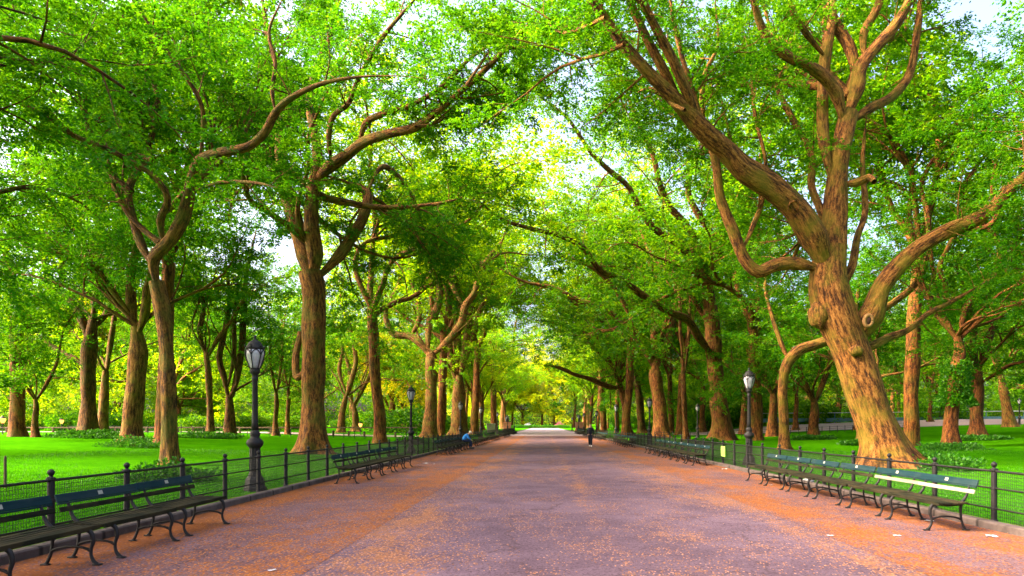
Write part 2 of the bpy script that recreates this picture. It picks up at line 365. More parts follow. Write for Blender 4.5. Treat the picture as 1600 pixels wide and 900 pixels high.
LEAVES = []
class Tree:
    def __init__(s, seed, leaf=.11, twigs=7, nleaf=12, bl_gap=.42, fine=True, avoid=True, keep=1.0, subs=.62, thin=.88):
        s.r = np.random.default_rng(seed); s.leaf = leaf; s.twigs = twigs; s.nleaf = nleaf; s.gap = bl_gap; s.fine = fine
        s.w = []; s.tw = []; s.paths = []; s.avoid = avoid; s.keep = keep; s.subs = subs; s.thin = thin; s.bias = np.zeros(3)
    def wood(s, P, R, n, flare=0, lump=.05):
        s.w.append(tube_np(P, R, n, s.r, flare, lump))
    def path(s, p, d, L, n, wander, up=0.0, out=None, outk=0.0):
        P = [p]; d = d/np.linalg.norm(d); st = L/(n-1); a = s.r.normal(size=3)*wander
        for i in range(n-1):
            a = a*.5+s.r.normal(size=3)*wander
            d = d+a; d[2] += up
            if out is not None: d = d+out*outk*(i/(n-1))
            if s.avoid and p[2] < 4.5: d[2] += .25
            d = d/np.linalg.norm(d); p = p+d*st; P.append(p)
        return np.array(P)
    def twiglets(s, P, r0):
        """short leafy twigs laid out in a flattish spray round a branchlet"""
        m = s.twigs; t = s.r.uniform(.12, 1, m)*(len(P)-1); i = np.minimum(t.astype(int), len(P)-2); f = (t-i)[:, None]
        p = P[i]*(1-f)+P[i+1]*f; d = nrm(P[i+1]-P[i])
        ang = s.r.choice([-1, 1], m)*s.r.uniform(.3, 1.15, m)
        x = d[:, 0]*np.cos(ang)-d[:, 1]*np.sin(ang); y = d[:, 0]*np.sin(ang)+d[:, 1]*np.cos(ang)
        D = nrm(np.stack([x, y, d[:, 2]*.5+s.r.normal(0, .22, m)-.08], -1))
        L = s.r.uniform(.35, .8, m)*(s.leaf/.11)**.6
        s.tw.append(np.concatenate([p, D, L[:, None], np.full((m, 1), s.r.random())], 1))
    def branchlet(s, p, d, L, r):
        P = s.path(p, d, L, 4, .16, .01)
        if s.fine and r > .006: s.wood(P, np.linspace(r, .004, 4), 3)
        s.twiglets(P, r)
    def side(s, p, d, L, r, sub=True):
        n = max(4, int(L/.5)); P = s.path(p, d, L, n, .17, s.r.uniform(-.01, .035))
        s.wood(P, np.linspace(r, max(.006, r*.2), n), 5 if r > .03 else 4)
        if sub and L > 1.5 and s.subs:
            for t in np.arange(.22, .97, s.subs/L):
                q = t*(n-1); i = min(int(q), n-2); f = q-i; dd = nrm(P[i+1]-P[i]); k = s.r.normal(size=3)*.75; k[2] = k[2]*.6+.1
                s.side(P[i]*(1-f)+P[i+1]*f, nrm(dd*.6+k), L*s.r.uniform(.38, .62)*(1.1-.4*t), r*.5, False)
        k = max(2, int(L/s.gap)); sgn = 1
        for t in np.linspace(.18, 1, k):
            if s.r.random() > s.keep: continue
            q = t*(n-1); i = min(int(q), n-2); f = q-i; pt = P[i]*(1-f)+P[i+1]*f; dd = nrm(P[i+1]-P[i])
            sgn = -sgn; h = np.cross(dd, [0, 0, 1.]); h = h/(np.linalg.norm(h)+1e-6)
            D = nrm(dd*s.r.uniform(.5, 1.0)+h*sgn*s.r.uniform(.5, 1.0)+np.array([0, 0, s.r.normal(.02, .28)]))
            s.branchlet(pt, D, L*s.r.uniform(.22, .42)*(1.15-t*.4)+.25, r*.3)
        s.branchlet(P[-1], P[-1]-P[-2], .5+L*.12, r*.2)
    def clothe(s, P, R, t0, gap, sl, bias=None, upb=.25):
        """side branches along a limb from fraction t0"""
        seg = np.linalg.norm(np.diff(P, axis=0), axis=1); cum = np.concatenate([[0], np.cumsum(seg)]); L = cum[-1]
        q = t0*L+s.r.uniform(0, gap)
        while q < L:
            i = min(np.searchsorted(cum, q)-1, len(P)-2); i = max(i, 0); f = (q-cum[i])/(seg[i]+1e-9)
            pt = P[i]*(1-f)+P[i+1]*f; dd = nrm(P[i+1]-P[i]); rr = R[i]*(1-f)+R[i+1]*f
            rnd = s.r.normal(size=3); rnd[2] *= .55; rnd = rnd-dd*rnd.dot(dd); rnd = nrm(rnd)
            D = dd*s.r.uniform(.25, .8)+rnd+np.array([0, 0, upb])
            D = D+(bias if bias is not None else s.bias)
            l = sl*s.r.uniform(.6, 1.25)*(1.0-.35*q/L)
            s.side(pt, nrm(D), l, min(rr*.55, .016*l+.012))
            q += gap*s.r.uniform(.6, 1.4)
        s.side(P[-1], P[-1]-P[-2], sl*.8, min(R[-1], .03))
    def limb(s, p, d, L, r, wander=.10, up=.03, out=None, outk=.0, sides=9, t0=.3, gap=.9, sl=3.0, forks=1):
        n = max(6, int(L/.7)); P = s.path(np.asarray(p, float), np.asarray(d, float), L, n, wander, up, out, outk)
        R = r*(1-.85*np.linspace(0, 1, n)**.9); s.wood(P, R, sides)
        s.clothe(P, R, t0, gap, sl)
        for _ in range(forks):
            i = int(n*s.r.uniform(.25, .5)); dd = nrm(P[i+1]-P[i]); k = s.r.normal(size=3)*.55; k[2] = abs(k[2])*.5
            s.limb(P[i], nrm(dd+k), L*(1-i/n)*.95, R[i]*.72, wander, up, out, outk, max(5, sides-2), .15, gap, sl, 0)
        return P
    def trace(s, Y0, Y1, pts, sides=9, t0=.35, gap=.8, sl=2.2, flare=0, ds=.35, leaves=True, base=None, lump=.05, bias=None):
        """a limb traced at pixels, running from distance Y0 to Y1"""
        m = len(pts); last = 5.; P = []; R = []; snap = None
        if base is None and s.paths:                      # grow out of the limb it starts on
            A = np.vstack(s.paths); px = VX+A[:, 0]*F/A[:, 1]; py = VY-(A[:, 2]-EYE)*F/A[:, 1]
            d = (px-pts[0][0])**2+(py-pts[0][1])**2; k = int(np.argmin(d))
            if d[k] < 30**2: snap = A[k]; Y1 = Y1; Y0 = snap[1]
        for i, q in enumerate(pts):
            Y = Y0+(Y1-Y0)*i/(m-1); last = q[2] if len(q) > 2 else last*.86
            P.append(np.array(at(q[0], q[1], Y))); R.append(last*Y/F*s.thin)
        if base is not None: P[0] = np.asarray(base, float)
        if snap is not None: P[0] = snap; R[0] *= .35
        P, R = smooth_path(P, R, ds)
        if leaves: R = R*np.clip((1.04-np.linspace(0, 1, len(R)))/.30, .0, 1)**.6
        s.wood(P, R, sides, flare, lump); s.paths.append(P)
        if leaves: s.clothe(P, R, t0, gap, sl, bias)
        return P, R
    def finish(s, name, label, cat, loc, group=None, bark='bark', tint=(1, 1, 1), btint=(1, 1, 1), leafmat='leaf'):
        loc = np.array(loc, float)
        V, Fq, A, off = [], [], [], 0
        for v, f, a in s.w:
            V.append(v); Fq.append(f+off); A.append(a); off += len(v)
        V = np.vstack(V)-loc; me = rawmesh('trunk', V, np.vstack(Fq), {'bark': ('FLOAT_VECTOR', 'POINT', np.vstack(A))}, True)
        root = thing(name, label, cat, loc, 0, group)
        t = link('trunk', me, M[bark], root); t.color = (*btint, 1)
        c = link('crown', s.leafmesh(loc), M[leafmat], root); c.color = (*tint, 1)
        return root
    def leafmesh(s, loc):
        T = np.vstack(s.tw); m = len(T); k = s.nleaf; r = s.r
        T = np.repeat(T, k, 0); N = len(T); t = r.uniform(.05, 1, N)[:, None]
        D = T[:, 3:6]; L = T[:, 6:7]
        pos = T[:, :3]+D*L*t; pos[:, 2] -= (.22*L*t*t)[:, 0]; pos += r.normal(0, .03*s.leaf/.11, (N, 3))
        up = nrm(np.array([0, 0, 1.])+r.normal(0, .42, (N, 3)))
        S = nrm(np.cross(up, D)); a = r.uniform(.4, 1.25, N)[:, None]*r.choice([-1, 1], N)[:, None]
        ld = nrm(D*np.cos(a)+S*np.sin(a)+np.array([0, 0, -.22])); wd = nrm(np.cross(up, ld)); nn = np.cross(ld, wd)
        l = s.leaf*r.uniform(.65, 1.2, N)[:, None]; hw = l*.33
        mid = pos+ld*l*.45+nn*l*.07
        V = np.stack([pos, mid+wd*hw, pos+ld*l, mid-wd*hw], 1)
        if s.avoid:
            dist = np.linalg.norm(pos-np.array([0, 0, EYE]), axis=1); keep = (dist > 6) & ((pos[:, 2] > 3.4) | (np.abs(pos[:, 0]) > 9))
            V = V[keep]; T = T[keep]; N = len(V)
        V = V.reshape(-1, 3)-loc; LEAVES.append(N)
        rnd = np.clip(.5+.55*(T[:, 7]-.5)+r.normal(0, .17, N), 0, 1)
        return rawmesh('crown', V, np.arange(4*N).reshape(-1, 4), {'rnd': ('FLOAT', 'FACE', rnd)})

def vase_tree(seed, H=18, fork=5, r0=.5, nl=4, spread=.5, leaf=.16, low=0, lean=0.0, gap=1.0, sl=3.2, twigs=6, nleaf=9, **kw):
    """a spreading elm built at the origin: trunk, arching limbs, side branches, sprays of leaves"""
    t = Tree(seed, leaf=leaf, twigs=twigs, nleaf=nleaf, bl_gap=.55, fine=False, avoid=False, **kw); r = t.r
    la = r.uniform(0, 6.28); n = 9; z = np.linspace(-.25, fork, n)
    P = np.stack([lean*np.cos(la)*z+np.cumsum(r.normal(0, .035, n)), lean*np.sin(la)*z+np.cumsum(r.normal(0, .035, n)), z], 1)
    P, R = smooth_path(P, r0*(1-.22*np.linspace(0, 1, n)), .4)
    t.wood(P, R, 14, flare=r0*.9)
    top = P[-1]; a0 = r.uniform(0, 6.28)
    for i in range(nl):
        a = a0+6.283*i/nl+r.uniform(-.35, .35); k = spread*r.uniform(.6, 1.35)
        o = np.array([math.cos(a), math.sin(a), 0])
        t.limb(top-np.array([0, 0, r.uniform(0, .6)]), o*k+np.array([0, 0, 1.]), (H-fork)*r.uniform(.85, 1.1)*(1+k*.25), r0*r.uniform(.45, .62), .13, .015, o, .10,
               10, .22, gap, sl, 2)
    for i in range(low):                                     # low horizontal boughs
        a = r.uniform(0, 6.28); o = np.array([math.cos(a), math.sin(a), .25])
        t.limb(P[int(len(P)*r.uniform(.6, .95))], o, r.uniform(4, 7), r0*.28, .14, .02, None, 0, 7, .25, gap*.8, sl*.75, 0)
    return t

# ------------------------------------------------------------------ the setting
def sheet(name, xs, ys, zf, mat, label=None):
    X, Y = np.meshgrid(np.array(xs, float), np.array(ys, float), indexing='ij'); Z = zf(X, Y)
    V = np.stack([X, Y, Z], -1).reshape(-1, 3); a, b = X.shape
    i = np.arange(a-1)[:, None]*b; j = np.arange(b-1)[None]
    Fq = np.stack([i+j, i+b+j, i+b+j+1, i+j+1], -1).reshape(-1, 4)
    return setp(link(name, rawmesh(name, V, Fq, smooth=True), mat), kind='structure')
xs = np.unique(np.concatenate([-np.geomspace(6.3, 900, 70), [-6.3, 6.98], np.geomspace(6.98, 900, 90)]))
ys = np.concatenate([np.linspace(-60, 130, 150), np.geomspace(132, 1200, 40)])
def zg(X, Y):
    z = gzn(X, Y); z = z + .03*np.sin(X*.35+1)*np.cos(Y*.22)*np.clip((np.abs(X)-8)/6, 0, 1)
    return np.where((X > -6.35) & (X < 7.0), -.06, z)
sheet('lawn_ground', xs, ys, zg, M['lawn'])
flat0 = lambda z: (lambda X, Y: X*0+z)
PE = 345
sheet('promenade', [-6.28, -2.6, .9, 4.2, 6.9], [-40, 0, 40, 104, 220, PE], flat0(0), M['path'])
sheet('promenade_side_strip', [-6.28, -4.5, -2.62], [-40, 20, 60, 100], flat0(.004), M['strip'])
sheet('promenade_side_strip', [4.12, 5.5, 6.9], [-40, 20, 60, 100], flat0(.004), M['strip'])
sheet('paved_forecourt', [-7.2, 0, 8], [101.5, 200, PE], flat0(.008), M['pavers'])
for x, hw in ((-6.32, .09), (6.99, .09)):                      # stone kerbs
    bm = bmesh.new(); box(bm, (x, 150, .035), (2*hw, 400, .17), bev=.02); setp(obj('kerb', bm, M['kerb']), kind='structure')
sheet('side_path', np.linspace(-200, -14, 60), [80, 84, 88], lambda X, Y: zg(X, Y)+.045, M['sidepath'])
sheet('side_path', np.linspace(19, 220, 60), [91, 95, 100, 105], lambda X, Y: zg(X, Y)+.045, M['sidepath'])

# fallen seeds and leaf bits lying on the promenade near the camera
def scatter_litter():
    r = np.random.default_rng(5); N = 60000
    y = 2.5+30*r.random(N)**1.5; x = r.uniform(-6.2, 6.9, N)
    w = .16+.45*np.exp(-((x+2.75+.35*np.sin(y*.7)+.2*np.sin(y*2.3))/.5)**2)+.55*(x < -2.6)+.45*np.exp(-((x-4.3-.4*np.sin(y*.5)-.2*np.sin(y*1.9))/.6)**2)+.45*(x > 4.2)+.3*np.exp(-((x-.95-.1*np.sin(y))/.15)**2)
    w *= .45+.9*(np.sin(x*2.1+1.3*np.sin(y*.8))*np.sin(y*1.1+2*np.sin(x))*.5+.5)
    k = r.random(N) < w*.8; x, y = x[k], y[k]; N = len(x)
    a = r.uniform(0, 6.28, N); l = r.uniform(.005, .017, N); b = l*r.uniform(.4, .8, N); z = .009+r.uniform(0, .006, N)
    ca, sa = np.cos(a), np.sin(a)
    V = np.stack([np.stack([x+ca*l, y+sa*l, z+r.uniform(0, .006, N)], -1), np.stack([x-sa*b, y+ca*b, z], -1),
                  np.stack([x-ca*l, y-sa*l, z+r.uniform(0, .006, N)], -1), np.stack([x+sa*b, y-ca*b, z], -1)], 1).reshape(-1, 3)
    me = rawmesh('fallen_seeds', V, np.arange(4*N).reshape(-1, 4), {'rnd': ('FLOAT', 'FACE', r.random(N))})
    s = NT('fallen_seed'); col = s.ramp(s.n('Attribute', attribute_name='rnd').outputs['Fac'], [(0, (.045, .018, .008)), (.5, (.18, .068, .022)), (1, (.36, .20, .09))])
    setp(link('fallen_leaf_litter', me, s.princ(col, .9, .1)), 'small orange brown seeds and leaf bits strewn over the promenade', 'leaf litter', kind='stuff')
scatter_litter()

def grass():
    r = np.random.default_rng(8); out = []; rn = []
    for sx, x0 in ((-1, 6.55), (1, 7.15)):
        N = 110000; y = 5+34*r.random(N)**1.3; x = x0+.1+16*r.random(N)**1.6
        k = r.random(N) < np.clip((x-x0)/1.0, .10, 1); x, y = x[k], y[k]; N = len(x)
        X = sx*x; z = gzn(X, y)-.01; h = r.uniform(.025, .065, N)*(1+.4*(r.random(N) > .95)); a = r.uniform(0, 6.28, N); wd = r.uniform(.003, .006, N)+y*.00025
        dx, dy = np.cos(a)*wd, np.sin(a)*wd; lx, ly = r.normal(0, .02, N), r.normal(0, .02, N)
        out.append(np.stack([np.stack([X-dx, y-dy, z], -1), np.stack([X+dx, y+dy, z], -1), np.stack([X+lx, y+ly, z+h], -1)], 1).reshape(-1, 3)); rn.append(r.random(N))
    V = np.vstack(out); n = len(V)//3
    me = rawmesh('grass', V, np.arange(3*n).reshape(-1, 3), {'rnd': ('FLOAT', 'FACE', np.concatenate(rn))})
    setp(link('grass', me, mat_leaf('grass_blade', (.014, .085, .001), (.030, .14, .001), (.065, .20, .002), tf=.3)), 'short mown green grass blades on the lawns behind the fences', 'grass', kind='stuff')
grass()

# ------------------------------------------------------------------ iron fences
def post_mesh():
    bm = bmesh.new()
    lathe(bm, [(.058, 0), (.058, .09), (.045, .11), (.043, .86), (.058, .875), (.058, .905), (.030, .915), (.020, .93), (.034, .945), (.044, .968), (.044, .985), (.030, 1.005), (.010, 1.018)], 12)
    for z in (.28, .60): lathe(bm, [(.044, z-.025), (.052, z-.018), (.052, z+.018), (.044, z+.025)], 12)
    me = bpy.data.meshes.new('post'); bmesh.ops.recalc_face_normals(bm, faces=bm.faces); bm.to_mesh(me); bm.free()
    me.materials.append(M['iron']); return me
def rail_mesh(L):
    bm = bmesh.new()
    for z, r in ((.87, .019), (.60, .014), (.28, .014)): tube(bm, [(0, 0, z), (0, L, z)], r, 6)
    me = bpy.data.meshes.new('rail_panel'); bmesh.ops.recalc_face_normals(bm, faces=bm.faces); bm.to_mesh(me); bm.free(); me.materials.append(M['iron']); return me
def wire_mesh(L, sx, nv=36, r=.0032):
    bm = bmesh.new()
    for i in range(nv): y = L*(i+.5)/nv; tube(bm, [(sx, y, .09), (sx, y, .855)], r, 4)
    for j in range(15): z = .10+.75*j/14*1.0; tube(bm, [(sx, .04, z), (sx, L-.04, z)], r, 4)
    me = bpy.data.meshes.new('wire_mesh'); bm.to_mesh(me); bm.free(); me.materials.append(M['iron']); return me
PM = post_mesh(); SP = 1.637; RM = rail_mesh(SP)
def fence(x, y0, n, label, side):
    f = thing('park_fence', label, 'fence', (x, y0, 0)); wm = wire_mesh(SP, .03*side)
    wm2 = wire_mesh(SP, .03*side, 22, .0048)
    for i in range(n):
        link('post', PM, None, f, (0, i*SP, .02))
        if i < n-1:
            rp = link('rail_panel', RM, None, f, (0, i*SP, .02))
            if y0+i*SP < 55: link('wire_mesh', wm if y0+i*SP < 24 else wm2, None, rp)
fence(-6.5, 9.0-3*SP, 88, 'long black iron fence with ball topped posts along the left kerb', -1)
fence(7.12, 10.8-3*SP, 88, 'long black iron fence with ball topped posts along the right kerb', 1)

def low_fence(p0, p1, n, label, h=.75, mat='iron'):
    p0 = Vector((*p0, 0)); p1 = Vector((*p1, 0)); f = thing('lawn_fence', label, 'fence', (p0.x, p0.y, gz(p0.x, p0.y)), group=None)
    z0 = gz(p0.x, p0.y)
    q = [p0.lerp(p1, i/(n-1)) for i in range(n)]; q = [Vector((a.x-p0.x, a.y-p0.y, gz(a.x, a.y)-z0)) for a in q]
    bm = bmesh.new(); lathe(bm, [(.035, 0), (.035, h), (.05, h+.02), (.03, h+.07)], 6); pm = None
    for a in q:
        if pm is None: o = obj('post', bm, M[mat], f, loc=a); pm = o.data
        else: link('post', pm, None, f, a)
    bm = bmesh.new()
    for z in (.25, .5, .72): tube(bm, [a+Vector((0, 0, z*h/.75)) for a in q], .018, 4)
    obj('rail', bm, M[mat], f)
low_fence((-46, 66), (-12, 70), 34, 'low dark fence crossing the left lawn behind the trees')
low_fence((12, 74), (46, 84), 34, 'low dark fence crossing the right lawn behind the trees')
def timber_rail():
    f = thing('timber_rail', 'low brown timber rail on short posts beside the far left path', 'rail fence', (-100, 79, gz(-100, 79)))
    me = None
    for i in range(48):
        x = -100+i*1.8
        if me is None:
            bm = bmesh.new(); box(bm, (0, 0, .3), (.22, .18, .62), bev=.03); o = obj('post', bm, M['timber'], f, loc=(0, 0, 0)); me = o.data
        else: link('post', me, None, f, (x+100, 0, gz(x, 79)-gz(-100, 79)))
    bm = bmesh.new(); box(bm, (42.3, 0, .56), (86, .10, .14), bev=.02); obj('rail', bm, M['timber'], f)
timber_rail()
def barrier():
    f = thing('road_barrier', 'long blue grey panel barrier with a pale rail across the far right path', 'barrier', (34, 108, gz(40, 108)))
    bm = bmesh.new(); box(bm, (30, 0, .62), (60, .08, .6), bev=.01); obj('panel', bm, M['teal'], f, rot=(0, -.009, 0))
    bm = bmesh.new(); box(bm, (30, 0, 1.75), (60, .1, .12), bev=.01); obj('rail', bm, M['white'], f, rot=(0, -.009, 0))
    me = None
    for i in range(21):
        if me is None:
            bm = bmesh.new(); box(bm, (0, 0, .9), (.12, .12, 1.8), bev=.01); me = obj('post', bm, M['teal'], f, loc=(0, .06, 0)).data
        else: link('post', me, None, f, (i*3, .06, i*3*.009))
barrier()
def stake_pen():
    x, y = foot(8, 768); y = 16.6; x = (8-VX)*y/F
    f = thing('corner_stake', 'thin dark stake with wire netting standing alone on the left lawn', 'fence stake', (x, y, gz(x, y)))
    bm = bmesh.new(); lathe(bm, [(.03, -.05), (.03, .74), (.012, .78)], 8); obj('stake', bm, M['timber'], f)
    bm = bmesh.new()
    for i in range(18): tube(bm, [(-.05-i*.07, 0, .05), (-.05-i*.07, 0, .70)], .0025, 4)
    for j in range(9): tube(bm, [(0, 0, .06+.08*j), (-1.3, 0, .06+.08*j)], .0025, 4)
    obj('netting', bm, M['iron'], f)
stake_pen()

# ------------------------------------------------------------------ benches
def bench_parts(root, top='slat_top', low='slat', only_merged=False):
    L = 1.56
    def leg(front):
        bm = bmesh.new()
        if front: pts = [(.20, 0, .415), (.265, 0, .37), (.285, 0, .28), (.262, 0, .19), (.262, 0, .11), (.295, 0, .04), (.335, 0, .008)]; rd = [.024, .026, .024, .019, .018, .022, .024]
        else: pts = [(-.20, 0, .43), (-.185, 0, .34), (-.185, 0, .24), (-.20, 0, .14), (-.235, 0, .05), (-.265, 0, .008)]; rd = [.024, .022, .018, .018, .02, .022]
        P, R = smooth_path(pts, rd, .03); tube(bm, [tuple(p) for p in P], [float(a) for a in R], 8)
        box(bm, (pts[-1][0]+.0, 0, .010), (.095, .06, .020), bev=.005)
        return bm
    def sup():
        bm = bmesh.new(); P, R = smooth_path([(-.17, 0, .415), (-.225, 0, .46), (-.275, 0, .54), (-.305, 0, .64), (-.355, 0, .765)], [.027, .025, .02, .018, .016], .03)
        tube(bm, [tuple(p) for p in P], [float(a) for a in R], 8); return bm
    def arc():
        bm = bmesh.new(); P, R = smooth_path([(-.19, 0, .17), (-.10, 0, .20), (.04, 0, .215), (.18, 0, .20), (.262, 0, .165)], [.02, .015, .014, .015, .02], .03)
        tube(bm, [tuple(p) for p in P], [float(a) for a in R], 6)
        P, R = smooth_path([(-.20, 0, .405), (0, 0, .385), (.21, 0, .405)], [.02, .02, .02], .05); tube(bm, [tuple(p) for p in P], [float(a) for a in R], 6); return bm
    def seat():
        bm = bmesh.new()
        for i, x in enumerate((-.15, -.065, .02, .105, .19)): box(bm, (x, 0, .437-.03*math.sin((x+.15)*6)*.4), (.078, L, .028), bev=.004)
        box(bm, (.243, 0, .420), (.022, L, .055), bev=.006); return bm
    def toprail():
        bm = bmesh.new(); R = Matrix.Rotation(-.34, 3, 'Y')
        box(bm, (-.335, 0, .735), (.024, L, .105), R, bev=.005); box(bm, (-.318, 0, .672), (.03, L-.01, .018), R, bev=.003); return bm
    def lowrail():
        bm = bmesh.new(); R = Matrix.Rotation(-.25, 3, 'Y'); box(bm, (-.285, 0, .605), (.022, L, .062), R, bev=.005); return bm
    for y in (-.60, .60):
        obj('leg', leg(True), M['iron'], root, True, (0, y, 0)); obj('leg', leg(False), M['iron'], root, True, (0, y, 0))
        obj('back_support', sup(), M['iron'], root, True, (0, y, 0)); obj('stretcher', arc(), M['iron'], root, True, (0, y, 0))
    obj('seat', seat(), M['slat'], root)
    t = obj('top_rail', toprail(), M[top], root); obj('lower_rail', lowrail(), M[low], root)
    bm = bmesh.new(); box(bm, (-.3195, 0, .741), (.004, .085, .05), Matrix.Rotation(-.34, 3, 'Y')); obj('plaque', bm, M['plaque'], t)
def merged_bench():
    """the same bench as one mesh, for those too far away to show parts"""
    r = bpy.data.objects.new('tmp', None); C.objects.link(r); bench_parts(r)
    me = bpy.data.meshes.new('park_bench'); bm = bmesh.new(); mats = []
    for o in list(r.children_recursive):
        if o.name.startswith('plaque'): continue
        mt = o.data.materials[0]
        if mt not in mats: mats.append(mt)
        t = o.data.copy(); t.transform(Matrix.Translation(o.location)); n = len(bm.faces); bm.from_mesh(t)
        bm.faces.ensure_lookup_table()
        for f in bm.faces[n:]: f.material_index = mats.index(mt)
        bpy.data.meshes.remove(t)
    bm.to_mesh(me); bm.free()
    for m in mats: me.materials.append(m)
    for o in list(r.children_recursive)+[r]: bpy.data.objects.remove(o)
    return me
ORD = ['first', 'second', 'third', 'fourth', 'fifth', 'sixth', 'seventh', 'eighth', 'ninth', 'tenth', 'eleventh', 'twelfth']
proto = thing('park_bench', 'x', 'bench', (0, 0, 0)); bench_parts(proto)
pale = thing('park_bench', 'x', 'bench', (0, 0, 0)); bench_parts(pale, 'slat_top', 'slat_pale')
MB = merged_bench(); used = {'d': False, 'p': False}
def bench_row(side, ystart, n, where, group, flip=False, far=False, pales=()):
    for i in range(n):
        y = ystart+1.63*(i+.5); x = -5.47 if side < 0 else 6.22
        pal = i in pales
        lab = ('pale backed' if pal else 'dark')+' bench, '+ORD[i]+' from the near end of '+where
        if far:
            o = bpy.data.objects.new('park_bench', MB); C.objects.link(o)
        else:
            src, k = (pale, 'p') if pal else (proto, 'd')
            o = src if not used[k] else copy_tree(src); used[k] = True
        o.location = (x+random.uniform(-.03, .03), y, .004); o.rotation_euler = (0, 0, (0 if side < 0 else math.pi)+random.uniform(-.012, .012))
        setp(o, lab, 'bench', group)
random.seed(3)
bench_row(-1, 4.82, 4, 'the nearest left row', 'benches of the nearest left row')
bench_row(1, 10.25, 6, 'the nearest right row', 'benches of the nearest right row', pales=(0, 1))
bench_row(-1, 18.6, 5, 'the second left row', 'benches of the second left row')
bench_row(1, 27.0, 8, 'the second right row', 'benches of the second right row')
bench_row(-1, 36.2, 7, 'the row with the seated man', 'benches of the third left row')
bench_row(-1, 51.5, 8, 'the left row beyond the seated man', 'benches of the fourth left row', far=True)
bench_row(1, 48.5, 9, 'the right row beside the walker', 'benches of the third right row', far=True)
bench_row(-1, 67, 8, 'the fifth left row', 'benches of the fifth left row', far=True)
bench_row(1, 71, 9, 'the right row beyond the walker', 'benches of the fourth right row', far=True)
bench_row(1, 90, 9, 'the fifth right row', 'benches of the fifth right row', far=True)
bench_row(-1, 88, 10, 'the sixth left row', 'benches of the sixth left row', far=True)
bench_row(-1, 112, 12, 'the farthest left row', 'benches of the farthest left row', far=True)
bench_row(1, 112, 12, 'the farthest right row', 'benches of the farthest right row', far=True)

# ------------------------------------------------------------------ lamps
def lamp_post():
    r = thing('street_lamp', 'x', 'street lamp', (0, 0, 0))
    bm = bmesh.new(); lathe(bm, [(.27, 0), (.27, .10), (.24, .13), (.22, .30), (.17, .38)], 8, flat=True); obj('base', bm, M['iron'], r)
    bm = bmesh.new(); lathe(bm, [(.155, .36), (.145, .42), (.13, .50), (.125, 1.05), (.14, 1.08), (.185, 1.13), (.20, 1.19), (.185, 1.25), (.13, 1.29), (.10, 1.33), (.12, 1.38), (.12, 1.44), (.085, 1.50)], 20)
    for i in range(10):
        a = 6.283*i/10; tube(bm, [(.118*math.cos(a), .118*math.sin(a), .48), (.116*math.cos(a), .116*math.sin(a), 1.06)], .018, 5)
    obj('pedestal', bm, M['iron'], r, True)
    bm = bmesh.new(); lathe(bm, [(.085, 1.48), (.072, 1.7), (.062, 2.7), (.075, 2.73), (.078, 2.78), (.062, 2.81), (.075, 2.86), (.11, 2.90), (.12, 2.96), (.10, 3.0)], 14); obj('post', bm, M['iron'], r, True)
    ln = bpy.data.objects.new('lantern', None); 
    bm = bmesh.new(); prof = [(.10, 3.0), (.135, 3.10), (.185, 3.25), (.215, 3.38), (.20, 3.46), (.17, 3.50)]
    for i in range(6):                                           # cage ribs with a scroll near the top
        a = 6.283*i/6; P, R = smooth_path([((q+.012)*math.cos(a), (q+.012)*math.sin(a), z) for q, z in prof], [.013]*6, .05); tube(bm, [tuple(p) for p in P], .013, 5)
        b = a+6.283/12; P, R = smooth_path([(.222*math.cos(a), .222*math.sin(a), 3.33), (.222*math.cos((a+b)/2), .222*math.sin((a+b)/2), 3.43), (.205*math.cos(b), .205*math.sin(b), 3.46), (.215*math.cos(2*b-(a+b)/2), .215*math.sin(2*b-(a+b)/2), 3.43), (.222*math.cos(2*b-a), .222*math.sin(2*b-a), 3.33)], [.010]*5, .04)
        tube(bm, [tuple(p) for p in P], .011, 5)
    lathe(bm, [(.115, 2.985), (.125, 3.0), (.115, 3.02)], 12)
    cage = obj('lantern', bm, M['iron'], r, True)
    bm = bmesh.new(); lathe(bm, prof, 12); g = obj('glass', bm, M['lamp_glass'], cage, True)
    bm = bmesh.new(); lathe(bm, [(.20, 3.47), (.225, 3.50), (.215, 3.53), (.16, 3.60), (.15, 3.63), (.115, 3.67), (.05, 3.71), (.02, 3.73), (.035, 3.76), (.035, 3.78), (.008, 3.83)], 14)
    for i in range(6):
        a = 6.283*i/6; tube(bm, [(.21*math.cos(a), .21*math.sin(a), 3.52), (.235*math.cos(a), .235*math.sin(a), 3.57), (.21*math.cos(a), .21*math.sin(a), 3.60)], [.02, .014, .008], 5)
    obj('cap', bm, M['iron'], cage, True)
    return r
LP = lamp_post(); first = True
lamps = [(-7.07, 16.7, 'tall black lamp post behind the near left fence, nearest of all'), (8.02, 26.7, 'black lamp post at the far end of the nearest right bench row'),
 (-7.4, 38, 'black lamp post on the left beside the thick forked elm'), (8.35, 54, 'black lamp post on the right in front of the split reddish trunk'),
 (-7.7, 63, 'black lamp post on the left behind the seated man'), (7.4, 70, 'black lamp post right of the walking person, third on the right'),
 (-7.4, 80, 'black lamp post on the left, fourth in its line'), (7.8, 101, 'black lamp post just right of the walking person, fourth on the right'),
 (-7.9, 116, 'black lamp post on the left before the pale pedestal'), (6.9, 118, 'black lamp post left of the walking person, fifth on the right'),
 (-8.0, 150, 'small far lamp post on the left beside the statue'), (7.6, 150, 'small far lamp post on the right beside the statue'),
 (-8.0, 185, 'farthest lamp post on the left past the statue'), (7.6, 185, 'farthest lamp post on the right past the statue')]
for x, y, lb in lamps:
    o = LP if first else copy_tree(LP); first = False
    o.location = (x, y, gz(x, y)-.02); o.rotation_euler = (0, 0, .25+x); setp(o, lb, 'street lamp', 'lamp posts along the promenade')
